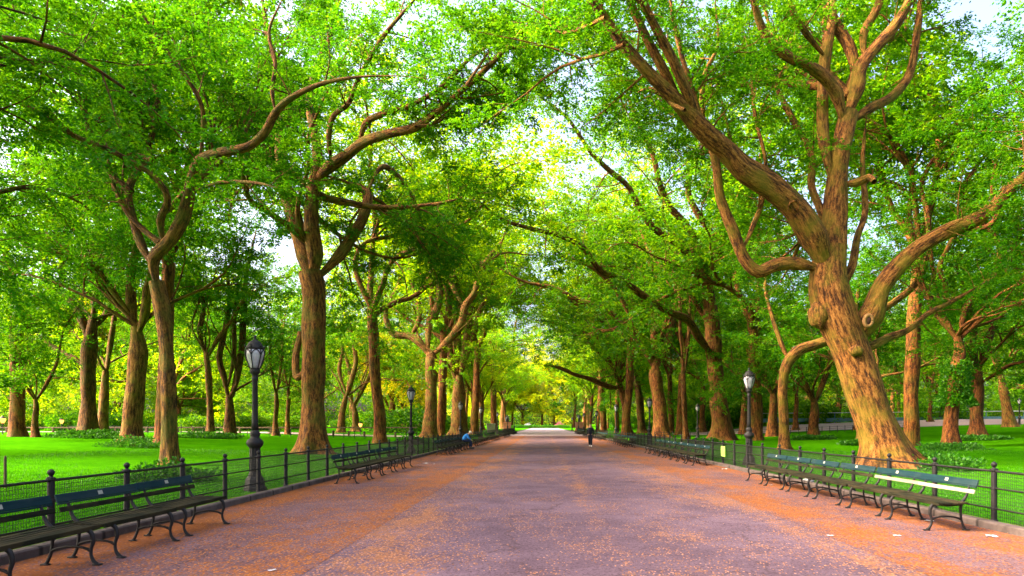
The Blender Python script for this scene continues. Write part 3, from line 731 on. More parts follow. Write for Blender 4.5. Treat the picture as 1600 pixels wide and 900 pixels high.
for px, Y, lb in ((1593, 88, 'dark lamp post at the right edge of the lawn by the path'), (1090, 72, 'dark lamp post inside the right lawn by the low fence')):
    o = copy_tree(LP); x = (px-VX)*Y/F; o.location = (x, Y, gz(x, Y)-.05 if px < 1500 else gz(x, Y)-.3); o['group'] = 'lamp posts on the lawns'; o['label'] = lb
def path_light(px, Y, lb):
    x = (px-VX)*Y/F; r = thing('path_lamp', lb, 'lamp', (x, Y, gz(x, Y)-.02), 0, 'lit low lamps beside the far left path')
    bm = bmesh.new(); lathe(bm, [(.07, 0), (.05, .1), (.04, 1.0), (.08, 1.05)], 8); obj('post', bm, M['iron'], r)
    bm = bmesh.new(); lathe(bm, [(.10, 1.05), (.25, 1.35), (.22, 1.5)], 8); obj('lantern', bm, M['lit'], r)
    bm = bmesh.new(); lathe(bm, [(.26, 1.5), (.15, 1.62), (.02, 1.72)], 8); obj('cap', bm, M['iron'], r)
path_light(4, 62, 'low lit lamp glowing orange at the left edge of the lawn')
path_light(96, 82, 'low lit lamp glowing orange left of the thick dark trunk')
path_light(563, 86, 'low lit lamp glowing between the trunks right of the big elm')

# ------------------------------------------------------------------ far end: hedge, statues, flowering bushes
def leaf_blob(name, label, cat, c, rad, n, leaf, mat='leaf_ground', tint=(1, 1, 1), seed=1, group=None, kind=None, stem=True, shell=.55):
    r = np.random.default_rng(seed); c = np.array(c, float); rad = np.array(rad, float)
    v = nrm(r.normal(size=(n, 3))); v[:, 2] = np.abs(v[:, 2]); k = shell+(1-shell)*r.random((n, 1))**.5
    lump = 1+.22*np.sin(v[:, :1]*5+seed)*np.cos(v[:, 1:2]*6+seed*2)+.12*np.sin(v[:, 2:]*9+seed)
    p = v*k*rad*lump
    ld = nrm(v+r.normal(0, .7, (n, 3))); wd = nrm(np.cross(ld, r.normal(size=(n, 3)))); l = leaf*r.uniform(.6, 1.3, (n, 1))
    V = np.stack([p, p+ld*l*.5+wd*l*.33, p+ld*l, p+ld*l*.5-wd*l*.33], 1).reshape(-1, 3)
    me = rawmesh('foliage', V, np.arange(4*n).reshape(-1, 4), {'rnd': ('FLOAT', 'FACE', r.random(n))})
    root = thing(name, label, cat, c, 0, group)
    f = link('foliage', me, M[mat], root); f.color = (*tint, 1)
    if stem:
        bm = bmesh.new()
        for i in range(5):
            a = i*1.3; tube(bm, [(0, 0, -.05), (rad[0]*.3*math.cos(a), rad[1]*.3*math.sin(a), rad[2]*.5), (rad[0]*.6*math.cos(a), rad[1]*.6*math.sin(a), rad[2]*.8)], [.04*rad[2], .03*rad[2], .012*rad[2]], 5)
        obj('stem', bm, M['timber'], root)
    return root
def hedge():
    r = np.random.default_rng(77); n = 16000; p = np.stack([r.uniform(-17, 13, n), r.uniform(0, 2, n), r.uniform(0, 1.5, n)], -1)
    p[:, 2] *= 1+.12*np.sin(p[:, 0]*.9)
    ld = nrm(r.normal(size=(n, 3))); wd = nrm(np.cross(ld, r.normal(size=(n, 3)))); l = .35*r.uniform(.6, 1.3, (n, 1))
    V = np.stack([p, p+ld*l*.5+wd*l*.33, p+ld*l, p+ld*l*.5-wd*l*.33], 1).reshape(-1, 3)
    root = thing('hedge', 'long low light green hedge closing the far end of the promenade', 'hedge', (0, PE+1, 0))
    f = link('foliage', rawmesh('foliage', V, np.arange(4*n).reshape(-1, 4), {'rnd': ('FLOAT', 'FACE', r.random(n))}), M['leaf_ground'], root); f.color = (1.5, 1.4, 1, 1)
hedge()
M['petal'] = mat_leaf('white_petal', (.45, .45, .45), (.7, .68, .7), (.85, .85, .85), trans=(1, 1, 1), tf=.3)
M['petal_pink'] = mat_leaf('pink_petal', (.45, .12, .18), (.6, .2, .25), (.7, .35, .4), trans=(1, 1, 1), tf=.3)
leaf_blob('flowering_bush', 'white flowering bush above the hedge at the far end', 'bush', (-8.2, PE+5, 0), (2.6, 2, 2.2), 1800, .4, 'petal', seed=4)
leaf_blob('flowering_bush', 'small reddish pink bush above the hedge at the far end', 'bush', (8, PE+5, 0), (3.0, 2, 2.6), 2200, .4, 'petal_pink', seed=5)
def statue(x, y, seated, label, s=1):
    r = thing('statue', label, 'statue', (x, y, .0), .0, None, s)
    bm = bmesh.new(); box(bm, (0, 0, .2), (2.4, 2.4, .4), bev=.04); box(bm, (0, 0, 1.3), (1.9, 1.9, 1.8), bev=.03); box(bm, (0, 0, 2.28), (2.1, 2.1, .18), bev=.03); obj('pedestal', bm, M['redstone'], r)
    bm = bmesh.new()
    if seated:
        tube(bm, [(0, 0, 2.9), (0, .05, 3.3), (0, 0, 3.75)], [.36, .40, .24], 10); lathe(bm, [(.05, 3.75), (.16, 3.85), (.19, 4.0), (.14, 4.15), (.03, 4.2)], 10)
        for q in (-.2, .2):
            tube(bm, [(q, 0, 3.0), (q*1.2, -.62, 2.98), (q*1.2, -.66, 2.4)], [.2, .16, .11], 8); tube(bm, [(q*1.9, 0, 3.62), (q*2.3, -.15, 3.25), (q*1.5, -.5, 3.15)], [.13, .11, .08], 8)
        box(bm, (0, .3, 2.75), (1.0, .8, .75), bev=.05)
    else:
        for q in (-.16, .16):
            tube(bm, [(q, 0, 2.37), (q*.9, 0, 2.9), (q*.6, 0, 3.4)], [.11, .14, .2], 8); tube(bm, [(q*2, 0, 4.05), (q*2.6, -.1, 3.7), (q*1.8, -.35, 3.5)], [.12, .1, .07], 8)
        tube(bm, [(0, 0, 3.3), (0, 0, 3.7), (0, 0, 4.15)], [.27, .25, .22], 10); lathe(bm, [(.05, 4.15), (.14, 4.24), (.16, 4.36), (.12, 4.48), (.03, 4.52)], 10)
    obj('figure', bm, M['bronze'], r, True)
statue(-9.6, 178, True, 'dark seated statue on a red granite pedestal at the far left of the promenade')
statue(9.2, 178, False, 'dark standing statue on a red granite pedestal at the far right of the promenade')
def block(x, y, w, h, label):
    r = thing('stone_pedestal', label, 'pedestal', (x, y, 0))
    bm = bmesh.new(); box(bm, (0, 0, h*.45), (w, w*.8, h*.9), bev=.04); obj('block', bm, M['stone'], r)
    bm = bmesh.new(); box(bm, (0, 0, h*.94), (w*1.08, w*.88, h*.12), bev=.04); obj('cap', bm, M['stone'], r)
block(-11.0, 142, 1.7, 1.9, 'pale pinkish stone pedestal left of the promenade before the statue')
block(12.0, 140, 1.0, 1.9, 'small pale stone pedestal right of the walking person')

# ------------------------------------------------------------------ people
def skin_body(name, bones, mat, parent, sub=1):
    """bones = [(points, radii)], each first point may repeat an earlier one"""
    vs, rs, es = [], [], []
    def vid(p, r):
        for i, q in enumerate(vs):
            if (Vector(q)-Vector(p)).length < 1e-4: return i
        vs.append(p); rs.append(r); return len(vs)-1
    for pts, rr in bones:
        pr = None
        for p, r in zip(pts, rr):
            i = vid(p, r)
            if pr is not None and pr != i: es.append((pr, i))
            pr = i
    me = bpy.data.meshes.new(name); me.from_pydata(vs, es, []); o = bpy.data.objects.new(name, me); C.objects.link(o)
    m = o.modifiers.new('skin', 'SKIN'); m.use_smooth_shade = True
    for i, d in enumerate(me.skin_vertices[0].data): d.radius = (rs[i], rs[i]); d.use_root = (i == 0)
    m2 = o.modifiers.new('sub', 'SUBSURF'); m2.levels = sub; m2.render_levels = sub
    dg = bpy.context.evaluated_depsgraph_get(); ev = bpy.data.meshes.new_from_object(o.evaluated_get(dg)); bpy.data.objects.remove(o)
    return link(name, ev, mat, parent)
def fingers(h, d, side):
    out = []
    h = Vector(h); d = Vector(d).normalized(); s = d.cross(Vector((0, 1, 0))).normalized() if abs(d.y) < .9 else Vector((1, 0, 0)); f = s.cross(d).normalized()
    for k, (o, l) in enumerate(((-.03, .065), (-.01, .08), (.01, .085), (.03, .07))):
        a = h+d*.06+f*o; out.append(([tuple(h), tuple(a), tuple(a+d*l*.55+s*side*.008), tuple(a+d*l*.9+s*side*.03)], [.026, .010, .009, .007]))
    a = h+f*.035+d*.02; out.append(([tuple(h), tuple(a+f*.02), tuple(a+f*.035+d*.045)], [.026, .011, .009])); return out
def head_bones(c, tilt=(0, 0, 0)):
    x, y, z = c
    return [([(x, y+.01, z-.13), (x, y, z-.05), (x, y-.005, z+.04), (x, y+.0, z+.10)], [.055, .075, .098, .06])]
def walker():
    x = 3.45; r = thing('person', 'person in black top and trousers with pale shoes walking on the promenade', 'person', (x, 50.8, .004)); H = 1.0
    # seen walking towards the camera (camera is at -y), the right foot forward
    lg = [[(0, 0, .94), (.075, 0, .88), (.08, -.08, .50), (.06, -.10, .09)], [(0, 0, .94), (-.075, 0, .88), (-.07, .06, .50), (-.05, .20, .12)]]
    arms = [[(0, 0, 1.36), (.18, 0, 1.36), (.25, .02, 1.09), (.30, -.04, .87)], [(0, 0, 1.36), (-.18, 0, 1.36), (-.23, -.05, 1.10), (-.22, -.16, .88)]]
    body = [([(0, 0, .94), (0, 0, 1.15), (0, 0, 1.36), (0, -.01, 1.47), (0, -.03, 1.57), (0, -.03, 1.66)], [.12, .12, .11, .05, .088, .06])]
    body += [(l, [.12, .08, .055, .038]) for l in lg]+[(a, [.11, .055, .04, .03]) for a in arms]
    body += fingers(arms[0][-1], (.05, -.1, -1), -1)+fingers(arms[1][-1], (0, -.25, -1), 1)
    body += [([(0, -.03, 1.57), (0, -.125, 1.56)], [.088, .018]), ([(0, -.03, 1.57), (.085, -.02, 1.57)], [.088, .016]), ([(0, -.03, 1.57), (-.085, -.02, 1.57)], [.088, .016])]
    b = skin_body('body', body, M['skin'], r)
    skin_body('shirt', [([(0, 0, .90), (0, 0, 1.0), (0, 0, 1.18), (0, 0, 1.36), (0, 0, 1.43)], [.165, .160, .160, .15, .08])]+[(a[:3]+[tuple(Vector(a[2]).lerp(Vector(a[3]), .93))], [.15, .088, .068, .052]) for a in arms], M['black_cloth'], r)
    skin_body('trousers', [([(0, 0, .94), (0, 0, 1.0)], [.145, .145])]+[(l, [.155, .12, .090, .072]) for l in lg], M['black_cloth'], r)
    for l in lg:
        p = l[-1]; bm = bmesh.new(); box(bm, (p[0], p[1]-.06, max(.05, p[2]-.055)), (.10, .27, .095), bev=.035); obj('shoe', bm, M['shoe'], r, True)
    skin_body('hair', [([(0, .02, 1.60), (0, .01, 1.66), (0, -.01, 1.685)], [.082, .086, .06])], M['hair'], r)
    for q in (-.032, .032):
        bm = bmesh.new(); lathe(bm, [(.002, -.01), (.01, 0), (.002, .01)], 8, (q, -.115, 1.60)); obj('eye', bm, M['hollow'], b)
    bm = bmesh.new(); box(bm, (0, -.112, 1.525), (.045, .012, .010), bev=.003); obj('mouth', bm, M['redstone'], b)
walker()
def sitter():
    # sits at the end of the third left bench row, bent forward towards the promenade (+x)
    y0 = 36.2+7*1.63-1.0; r = thing('person', 'person in a bright blue jacket and pale cap hunched forward on a left bench', 'person', (-5.45, y0, .004), .12)
    hip = (-.02, 0, .57)
    lg = [[hip, (.02, -.10, .56), (.44, -.13, .53), (.38, -.12, .10)], [hip, (.02, .10, .56), (.46, .14, .54), (.50, .13, .10)]]
    ch = (.20, 0, .93); arms = [[ch, (.20, -.18, .94), (.30, -.24, .70), (.46, -.10, .60)], [ch, (.20, .18, .94), (.32, .24, .70), (.48, .06, .60)]]
    body = [([hip, (.05, 0, .74), ch, (.30, 0, 1.01), (.40, 0, 1.06), (.44, 0, 1.13)], [.13, .12, .11, .05, .085, .06])]
    body += [(l, [.13, .085, .06, .042]) for l in lg]+[(a, [.11, .055, .042, .03]) for a in arms]
    body += fingers(arms[0][-1], (.6, .5, -.5), -1)+fingers(arms[1][-1], (.6, -.4, -.5), 1)
    body += [([(.40, 0, 1.06), (.50, 0, 1.02)], [.085, .02])]
    b = skin_body('body', body, M['skin'], r)
    skin_body('jacket', [([(-.04, 0, .50), (.0, 0, .64), (.07, 0, .80), (.20, 0, .95), (.25, 0, .99)], [.17, .175, .175, .15, .09])]+[([(.20, 0, .95)]+a[1:3]+[tuple(Vector(a[2]).lerp(Vector(a[3]), .8))], [.15, .085, .068, .052]) for a in arms], M['blue_cloth'], r)
    skin_body('trousers', [([hip, (-.03, 0, .62)], [.15, .14])]+[(l, [.15, .11, .082, .065]) for l in lg], M['navy_cloth'], r)
    for l in lg:
        p = l[-1]; bm = bmesh.new(); box(bm, (p[0]+.08, p[1], .05), (.28, .10, .095), bev=.035); obj('shoe', bm, M['dark_shoe'], r, True)
    bm = bmesh.new(); lathe(bm, [(.10, 0), (.108, .03), (.10, .07), (.06, .11), (.01, .125)], 14); box(bm, (.12, 0, .01), (.12, .14, .012), bev=.004)
    obj('cap', bm, M['cap'], r, True, (.415, 0, 1.09), (0, .35, 0))
sitter()

# ------------------------------------------------------------------ small things lying about
def paper(px, py, w, label, z=.012):
    Y = F*(EYE-z)/(py-VY); x = (px-VX)*Y/F; bm = bmesh.new(); rr = random.Random(int(px)); n = 5; g = {}
    for i in range(n):
        for j in range(n): g[i, j] = bm.verts.new(((i/(n-1)-.5)*w*2, (j/(n-1)-.5)*w*1.3, rr.uniform(0, w*.22)))
    for i in range(n-1):
        for j in range(n-1): bm.faces.new((g[i, j], g[i+1, j], g[i+1, j+1], g[i, j+1]))
    o = obj('litter_paper', bm, M['white'], None, False, (x, Y, z), (0, 0, rr.uniform(0, 3))); setp(o, label, 'litter', 'scraps of litter on the promenade')
paper(425, 891, .045, 'white paper scrap on the left strip nearest the camera')
paper(665, 724, .12, 'crumpled white wrapper on the asphalt past the second left bench row')
paper(678, 725, .05, 'tiny white scrap just right of the crumpled wrapper')
paper(1452, 814, .07, 'white paper strip in front of the nearest right bench')
paper(1550, 838, .07, 'white paper scrap by the right kerb at the frame edge')
paper(1402, 837, .05, 'pale scrap on the right strip below the near bench')
paper(1297, 837, .05, 'pale scrap in the middle of the right strip')
paper(1205, 758, .05, 'white scrap in front of the far end of the nearest right bench row')
paper(1132, 733, .10, 'white scrap lying against the right kerb')
def bag(px, py, label):
    Y = F*EYE/(py-VY); x = (px-VX)*Y/F; bm = bmesh.new(); rr = random.Random(9)
    bmesh.ops.create_icosphere(bm, subdivisions=3, radius=.13)
    for v in bm.verts: v.co *= 1+.25*math.sin(v.co.x*40)*math.sin(v.co.y*37+v.co.z*31); v.co.z = v.co.z*.7+.09
    root = thing('plastic_bag', label, 'plastic bag', (x, Y, .004)); obj('body', bm, M['white'], root)
    bm = bmesh.new(); tube(bm, [(.0, 0, .15), (.05, .01, .23), (.09, 0, .28)], [.05, .03, .045], 7); obj('knot', bm, M['white'], root)
bag(1263, 757, 'crumpled white plastic bag under the nearest right bench row')
def lawn_sign():
    x, y = 7.12, 27.15; x = 7.09; y = x*F/(1131-VX)
    r = thing('lawn_notice', 'small yellow green notice hanging on the right fence beyond the near lamp', 'sign', (x-.03, y, .58))
    bm = bmesh.new(); box(bm, (0, 0, 0), (.012, .60, .40), bev=.004); obj('board', bm, M['sign'], r)
lawn_sign()

# ------------------------------------------------------------------ the elms one can tell apart
def rise(t, p, d, n, L, r, bias, sl=2.6, gap=.95, spread=.5, t0=.25, forks=1):
    """limbs that are mostly hidden by leaves, to fill a crown"""
    for i in range(n):
        k = t.r.normal(size=3)*spread; t.limb(p, nrm(np.array(d, float)+k+np.array(bias, float)), L*t.r.uniform(.8, 1.15), r*t.r.uniform(.7, 1.1), .12, .02, None, 0, 8, t0, gap, sl, forks)

def hero():                                        # the big leaning elm on the right
    x, Y = foot(1388, 729); b = (x, Y, gz(x, Y)-.15); BI = np.array([0, .55, 0]); t = Tree(11, .11, 7, 12, .42, thin=.83); t.bias = BI
    t.trace(Y, Y+.2, [(1388, 737, 44), (1378, 690, 35), (1360, 640, 33), (1340, 580, 34), (1322, 530, 36), (1306, 490, 38), (1297, 455, 37), (1295, 425, 32), (1298, 385, 26)], 40, leaves=False, flare=.55, base=b, ds=.18, lump=.035)
    # main stem upward
    t.trace(Y, Y+.8, [(1296, 440, 27), (1300, 390, 26), (1304, 340, 22), (1309, 280, 19), (1316, 225, 18), (1326, 175, 17)], 26, leaves=False, ds=.2)
    t.trace(Y+.8, Y-2, [(1322, 200, 12), (1308, 150, 12), (1290, 122, 11), (1265, 104, 10), (1228, 86, 9), (1200, 62, 8), (1182, 20, 7), (1168, -40, 5), (1150, -110, 3)], 16, .5)
    t.trace(Y+.8, Y+3, [(1326, 195, 12), (1358, 170, 9), (1392, 152, 8.5), (1420, 118, 7.5), (1432, 60, 6.5), (1440, -5, 6), (1446, -80, 3)], 14, .5)
    t.trace(Y+.8, Y+.5, [(1326, 180, 16), (1338, 140, 14), (1344, 105, 12), (1370, 72, 11), (1402, 35, 10), (1425, -10, 8), (1450, -90, 4)], 16, .5)
    t.trace(Y+.8, Y+2, [(1338, 140, 12), (1330, 80, 11), (1308, 40, 10), (1290, 0, 9), (1275, -70, 6)], 14, .5)
    t.trace(Y+.8, Y+1, [(1345, 95, 9), (1350, 50, 8), (1372, 10, 8), (1385, -50, 6)], 12, .5)
    t.trace(Y+.6, Y+1.4, [(1300, 300, 12), (1288, 225, 11), (1285, 160, 10.5), (1290, 90, 10), (1300, 30, 9), (1304, -50, 6)], 14, .5)
    t.trace(Y+.6, Y-1, [(1288, 90, 6), (1262, 55, 6), (1240, 20, 5.5), (1228, -30, 4)], 10, .4)
    # left limb over the promenade
    t.trace(Y, Y-5, [(1292, 430, 28), (1272, 372, 26), (1240, 322, 24), (1200, 288, 23), (1162, 264, 21), (1135, 235, 18), (1103, 207, 17), (1070, 172, 15), (1048, 148, 14), (1012, 112, 11), (975, 70, 10), (945, 28, 9.5), (912, -16, 8.5), (872, -75, 6), (830, -130, 3)], 26, .55, ds=.22, sl=3.0)
    t.trace(Y-3.6, Y-4, [(1066, 170, 9), (1040, 115, 8.5), (1012, 62, 8), (986, 5, 7), (960, -60, 5)], 12, .4)
    t.trace(Y-3, Y-5, [(1092, 200, 11), (1075, 150, 10), (1052, 95, 9), (1022, 38, 8), (995, -20, 7), (980, -70, 4)], 12, .4)
    t.trace(Y-3, Y-2, [(1100, 205, 6), (1085, 150, 5), (1066, 90, 4.5), (1050, 20, 4), (1045, -30, 3)], 8, .2)
    # the low hooked limb
    t.trace(Y, Y-1.2, [(1278, 432, 15), (1245, 412, 13), (1212, 414, 12), (1185, 424, 12), (1163, 404, 11), (1146, 362, 10), (1126, 310, 9), (1120, 262, 8), (1110, 222, 7), (1098, 185, 6), (1100, 120, 5), (1122, 70, 4.5), (1118, 10, 4)], 14, .55, sl=2.0)
    t.trace(Y-1, Y+1, [(1168, 395, 5), (1178, 350, 5), (1192, 310, 4.5), (1196, 250, 4), (1180, 180, 3.5), (1172, 90, 3)], 8, .2)
    # right limb
    t.trace(Y, Y-1, [(1346, 535, 32), (1360, 495, 25), (1378, 450, 18), (1405, 415, 15.5), (1440, 383, 14), (1482, 360, 13.5), (1525, 343, 13), (1552, 325, 12), (1572, 300, 12), (1605, 275, 11), (1660, 225, 8), (1720, 170, 5)], 20, .4, ds=.22, sl=2.6)
    t.trace(Y, Y+3, [(1338, 545, 9), (1364, 540, 9), (1388, 528, 8), (1420, 515, 6), (1450, 490, 5), (1490, 470, 4), (1540, 440, 3)], 8, .5)
    t.trace(Y+.3, Y+2.5, [(1318, 470, 9), (1330, 420, 8), (1340, 370, 7), (1352, 330, 6), (1348, 260, 5), (1352, 200, 5)], 9, .5)
    t.trace(Y+.3, Y+3, [(1300, 380, 9), (1283, 330, 8), (1268, 290, 7), (1268, 240, 6.5), (1240, 190, 6), (1215, 140, 5), (1190, 90, 4)], 9, .35)
    t.trace(Y, Y-.6, [(1318, 290, 8), (1338, 286, 8), (1358, 277, 7), (1366, 284, 5)], 9, leaves=False)
    p = np.array(at(1330, 150, Y+.8)); rise(t, p, (0, .9, .8), 4, 10, .25, (0, .2, 0)); 
    for q, Yq, d, L in (((975, 70), Y-4.5, (-.6, .8, .2), 6), ((1070, 172), Y-3.5, (-.5, .8, .5), 6), ((945, 28), Y-4.6, (-.9, .5, -.1), 5)):
        t.limb(np.array(at(q[0], q[1], Yq)), d, L, .07, .12, .0, None, 0, 6, .15, .7, 2.0, 1)
    rise(t, np.array(at(1240, 322, Y-1)), (-.2, .9, .5), 2, 9, .2, (0, 0, 0))
    root = t.finish('elm_tree', 'massive leaning elm with orange brown bark behind the nearest right benches', 'tree', b, bark='bark_gold', btint=(1.05, 1, 1), tint=(1.0, 1.05, 1))
    # healed branch wound and burls
    c = Vector(at(1360, 500, Y-.73))-Vector(b); bm = bmesh.new()
    for i in range(20):
        a0, a1 = 6.283*i/20, 6.283*(i+1)/20
    pts = [(.14*math.cos(6.283*i/18), 0, .20*math.sin(6.283*i/18)) for i in range(19)]; tube(bm, pts, .075, 8)
    kn = obj('branch_wound', bm, M['wound'], root, True, c+Vector((0, .16, 0)), (0, .15, 0))
    bm = bmesh.new(); bmesh.ops.create_uvsphere(bm, u_segments=14, v_segments=8, radius=1); bmesh.ops.scale(bm, vec=(.13, .12, .19), verts=bm.verts); obj('hollow', bm, M['hollow'], kn, True, (0, .04, 0))
    for px, py, s, dy in ((1338, 548, (.26, .2, .2), -.62), (1279, 492, (.36, .45, .5), -.05)):
        c = Vector(at(px, py, Y+dy))-Vector(b); bm = bmesh.new(); bmesh.ops.create_icosphere(bm, subdivisions=4, radius=1); bmesh.ops.scale(bm, vec=s, verts=bm.verts)
        for v in bm.verts: v.co *= 1+.08*math.sin(v.co.x*22+v.co.z*13)
        o = obj('burl', bm, M['bark_gold'], root, True, c)
        at_ = o.data.attributes.new('bark', 'FLOAT_VECTOR', 'POINT')
        for i, v in enumerate(o.data.vertices): at_.data[i].vector = v.co*1.2
hero()

def bent():                                        # slim tree that bends behind the big elm
    x, Y = foot(1226, 703); b = (x, Y, gz(x, Y)-.1); t = Tree(12, .12, 6, 10)
    t.trace(Y, Y-1.5, [(1226, 708, 9.5), (1225, 660, 8.5), (1223, 610, 8.5), (1229, 572, 9.5), (1248, 548, 10), (1275, 538, 9), (1302, 528, 8.5), (1340, 505, 7), (1400, 470, 6), (1440, 430, 5), (1450, 370, 4), (1440, 300, 3)], 14, .7, flare=.25, base=b, sl=2)
    t.trace(Y, Y+1, [(1235, 566, 4), (1222, 540, 4.5), (1208, 500, 3.5), (1196, 450, 3), (1200, 400, 2)], 8, .3, sl=1.8)
    t.finish('elm_tree', 'slender golden barked tree bending right behind the leaning elm', 'tree', b, bark='bark_gold', tint=(1, 1, 1))
bent()

def left1():                                       # slim crooked elm near the left fence
    x, Y = foot(266, 727); b = (x, Y, gz(x, Y)-.12); t = Tree(21, .11, 7, 12, .42); t.bias = np.array([0, .45, 0])
    t.trace(Y, Y, [(267, 730, 14), (264, 660, 12.5), (262, 590, 12), (258, 520, 12.5), (252, 475, 14), (244, 440, 13)], 22, leaves=False, flare=.3, base=b, ds=.2)
    t.trace(Y, Y-3, [(244, 445, 12), (240, 405, 11), (266, 376, 11), (285, 342, 11), (293, 312, 10), (300, 280, 10), (312, 252, 9.5), (350, 238, 8.5), (388, 229, 8), (414, 206, 7.5), (430, 176, 6.5), (456, 152, 5.5), (505, 130, 4.5), (560, 120, 3.5), (620, 118, 2.5)], 14, .6, sl=1.9)
    t.trace(Y-1.5, Y-4, [(314, 246, 5), (318, 195, 4.5), (313, 160, 4.2), (292, 122, 4), (266, 88, 3.5), (236, 42, 3), (204, -5, 2.6), (180, -50, 2)], 9, .25, sl=1.8)
    t.trace(Y, Y-4, [(252, 380, 8), (250, 345, 6.5), (261, 318, 6), (258, 298, 5.5), (232, 268, 5.2), (200, 250, 5), (165, 232, 4.8), (110, 210, 4.5), (84, 190, 4.2), (54, 172, 4), (20, 150, 3.5), (0, 118, 3), (-30, 80, 2.5)], 10, .35, sl=1.9)
    t.trace(Y, Y+3, [(238, 420, 9), (222, 385, 8), (208, 345, 7), (200, 300, 6.5), (214, 268, 6), (230, 246, 5.5), (236, 215, 5), (247, 170, 4.6), (240, 130, 4), (214, 96, 3.6), (185, 84, 3.2), (140, 88, 3)], 11, .3, sl=2.2)
    t.trace(Y-1, Y-3, [(305, 298, 4), (345, 285, 3.5), (400, 286, 3), (432, 293, 2)], 7, .3, sl=1.4)
    t.trace(Y-2.4, Y-2, [(430, 175, 4), (425, 140, 4), (430, 100, 3.5), (420, 50, 3), (440, 0, 2.5)], 8, .2, sl=1.8)
    t.trace(Y-1, Y+1, [(246, 245, 4), (240, 190, 4), (228, 150, 3.5), (226, 90, 3), (190, 20, 2.5), (170, -60, 2)], 8, .2, sl=2)
    for q, d, L in (((300, 280), (.1, .8, .5), 8), ((240, 250), (-.6, .5, .5), 8), ((205, 300), (-.8, .1, .6), 8), ((250, 380), (-.6, .3, .45), 8), ((300, 285), (.5, .5, .7), 7)):
        t.limb(np.array(at(q[0], q[1], Y)), d, L, .13, .12, .02, None, 0, 8, .2, .8, 2.3, 1)
    t.finish('elm_tree', 'slim crooked elm with wavy limbs, nearest elm on the left lawn', 'tree', b, tint=(.78, .95, 1), btint=(.9, .9, .85))
left1()

def left2():                                       # thick upright forked elm on the left
    x, Y = foot(490, 709); b = (x, Y, gz(x, Y)-.15); t = Tree(22, .13, 7, 11, .48); t.bias = np.array([0, .5, 0])
    t.trace(Y, Y, [(490, 711, 26), (490, 670, 21), (490, 620, 19.5), (490, 560, 19), (491, 500, 20), (490, 455, 22), (484, 425, 20)], 32, leaves=False, flare=.7, base=b, ds=.25)
    t.trace(Y, Y+1, [(486, 440, 18), (476, 400, 15), (468, 370, 14), (456, 330, 13), (444, 285, 12), (439, 240, 11), (440, 200, 10), (446, 170, 9), (438, 120, 7), (420, 60, 6), (410, 0, 4), (400, -60, 3)], 16, .55, sl=2.6)
    t.trace(Y, Y+3, [(442, 200, 7), (462, 175, 6.5), (478, 150, 6), (500, 110, 5), (505, 50, 4), (520, -20, 3)], 10, .3, sl=3.0)
    t.trace(Y, Y-1, [(494, 440, 16), (492, 400, 14), (487, 360, 13), (488, 310, 12), (496, 265, 12), (494, 225, 8), (486, 180, 7.5), (483, 158, 7), (492, 110, 5), (515, 60, 4), (530, 0, 3.5), (545, -50, 3)], 16, .65, sl=2.6)
    t.trace(Y-.5, Y-9, [(498, 285, 11), (512, 262, 10.5), (542, 242, 10), (568, 222, 9), (606, 209, 8), (650, 198, 7), (690, 168, 6), (725, 138, 5.5), (762, 105, 5), (792, 74, 4.5), (830, 32, 3.5), (860, 0, 2.5)], 14, .4, sl=3.0, gap=.85)
    t.trace(Y-2.5, Y-7, [(562, 226, 6), (572, 192, 6), (602, 176, 5.5), (642, 164, 5), (690, 136, 4.5), (730, 95, 4), (780, 60, 3)], 10, .3, sl=3.0)
    t.trace(Y-1, Y-5, [(516, 258, 5.5), (514, 210, 5.5), (522, 180, 5), (545, 160, 4.5), (562, 118, 4), (600, 55, 3.5), (640, 8, 3), (680, -40, 2)], 9, .25, sl=3.0)
    t.trace(Y, Y+2, [(502, 440, 12), (528, 402, 10), (548, 372, 9.5), (566, 342, 9), (575, 308, 8.5), (562, 292, 7.5), (540, 284, 6)], 12, .7, sl=2.2)
    t.trace(Y+2, Y+5, [(572, 300, 5), (600, 260, 5), (640, 300, 4), (660, 350, 3)], 8, .2, sl=3.0)
    t.trace(Y, Y+2, [(478, 560, 8), (466, 590, 7), (462, 560, 6), (470, 520, 6)], 9, leaves=False)
    for q, Yq, d, L in (((725, 138), Y-7.5, (.4, .3, .7), 7), ((792, 74), Y-8.4, (.6, .5, .2), 7), ((650, 198), Y-5.5, (.5, .5, .3), 7), ):
        t.limb(np.array(at(q[0], q[1], Yq)), d, L, .08, .12, .0, None, 0, 6, .1, .7, 2.2, 1)
    rise(t, np.array(at(444, 285, Y+1)), (-.8, .3, .5), 3, 10, .2, (0, 0, 0)); rise(t, np.array(at(490, 300, Y)), (.1, .9, .5), 2, 11, .2, (0, 0, 0))
    rise(t, np.array(at(480, 380, Y)), (-.5, -.7, .4), 2, 10, .18, (0, 0, 0)); rise(t, np.array(at(575, 305, Y+2)), (.6, .5, .1), 3, 6, .12, (0, 0, 0), sl=2.6)
    t.finish('elm_tree', 'thick upright forked elm on the left beside the near lamp post', 'tree', b, tint=(.85, .98, 1), btint=(1, .95, .85))
left2()

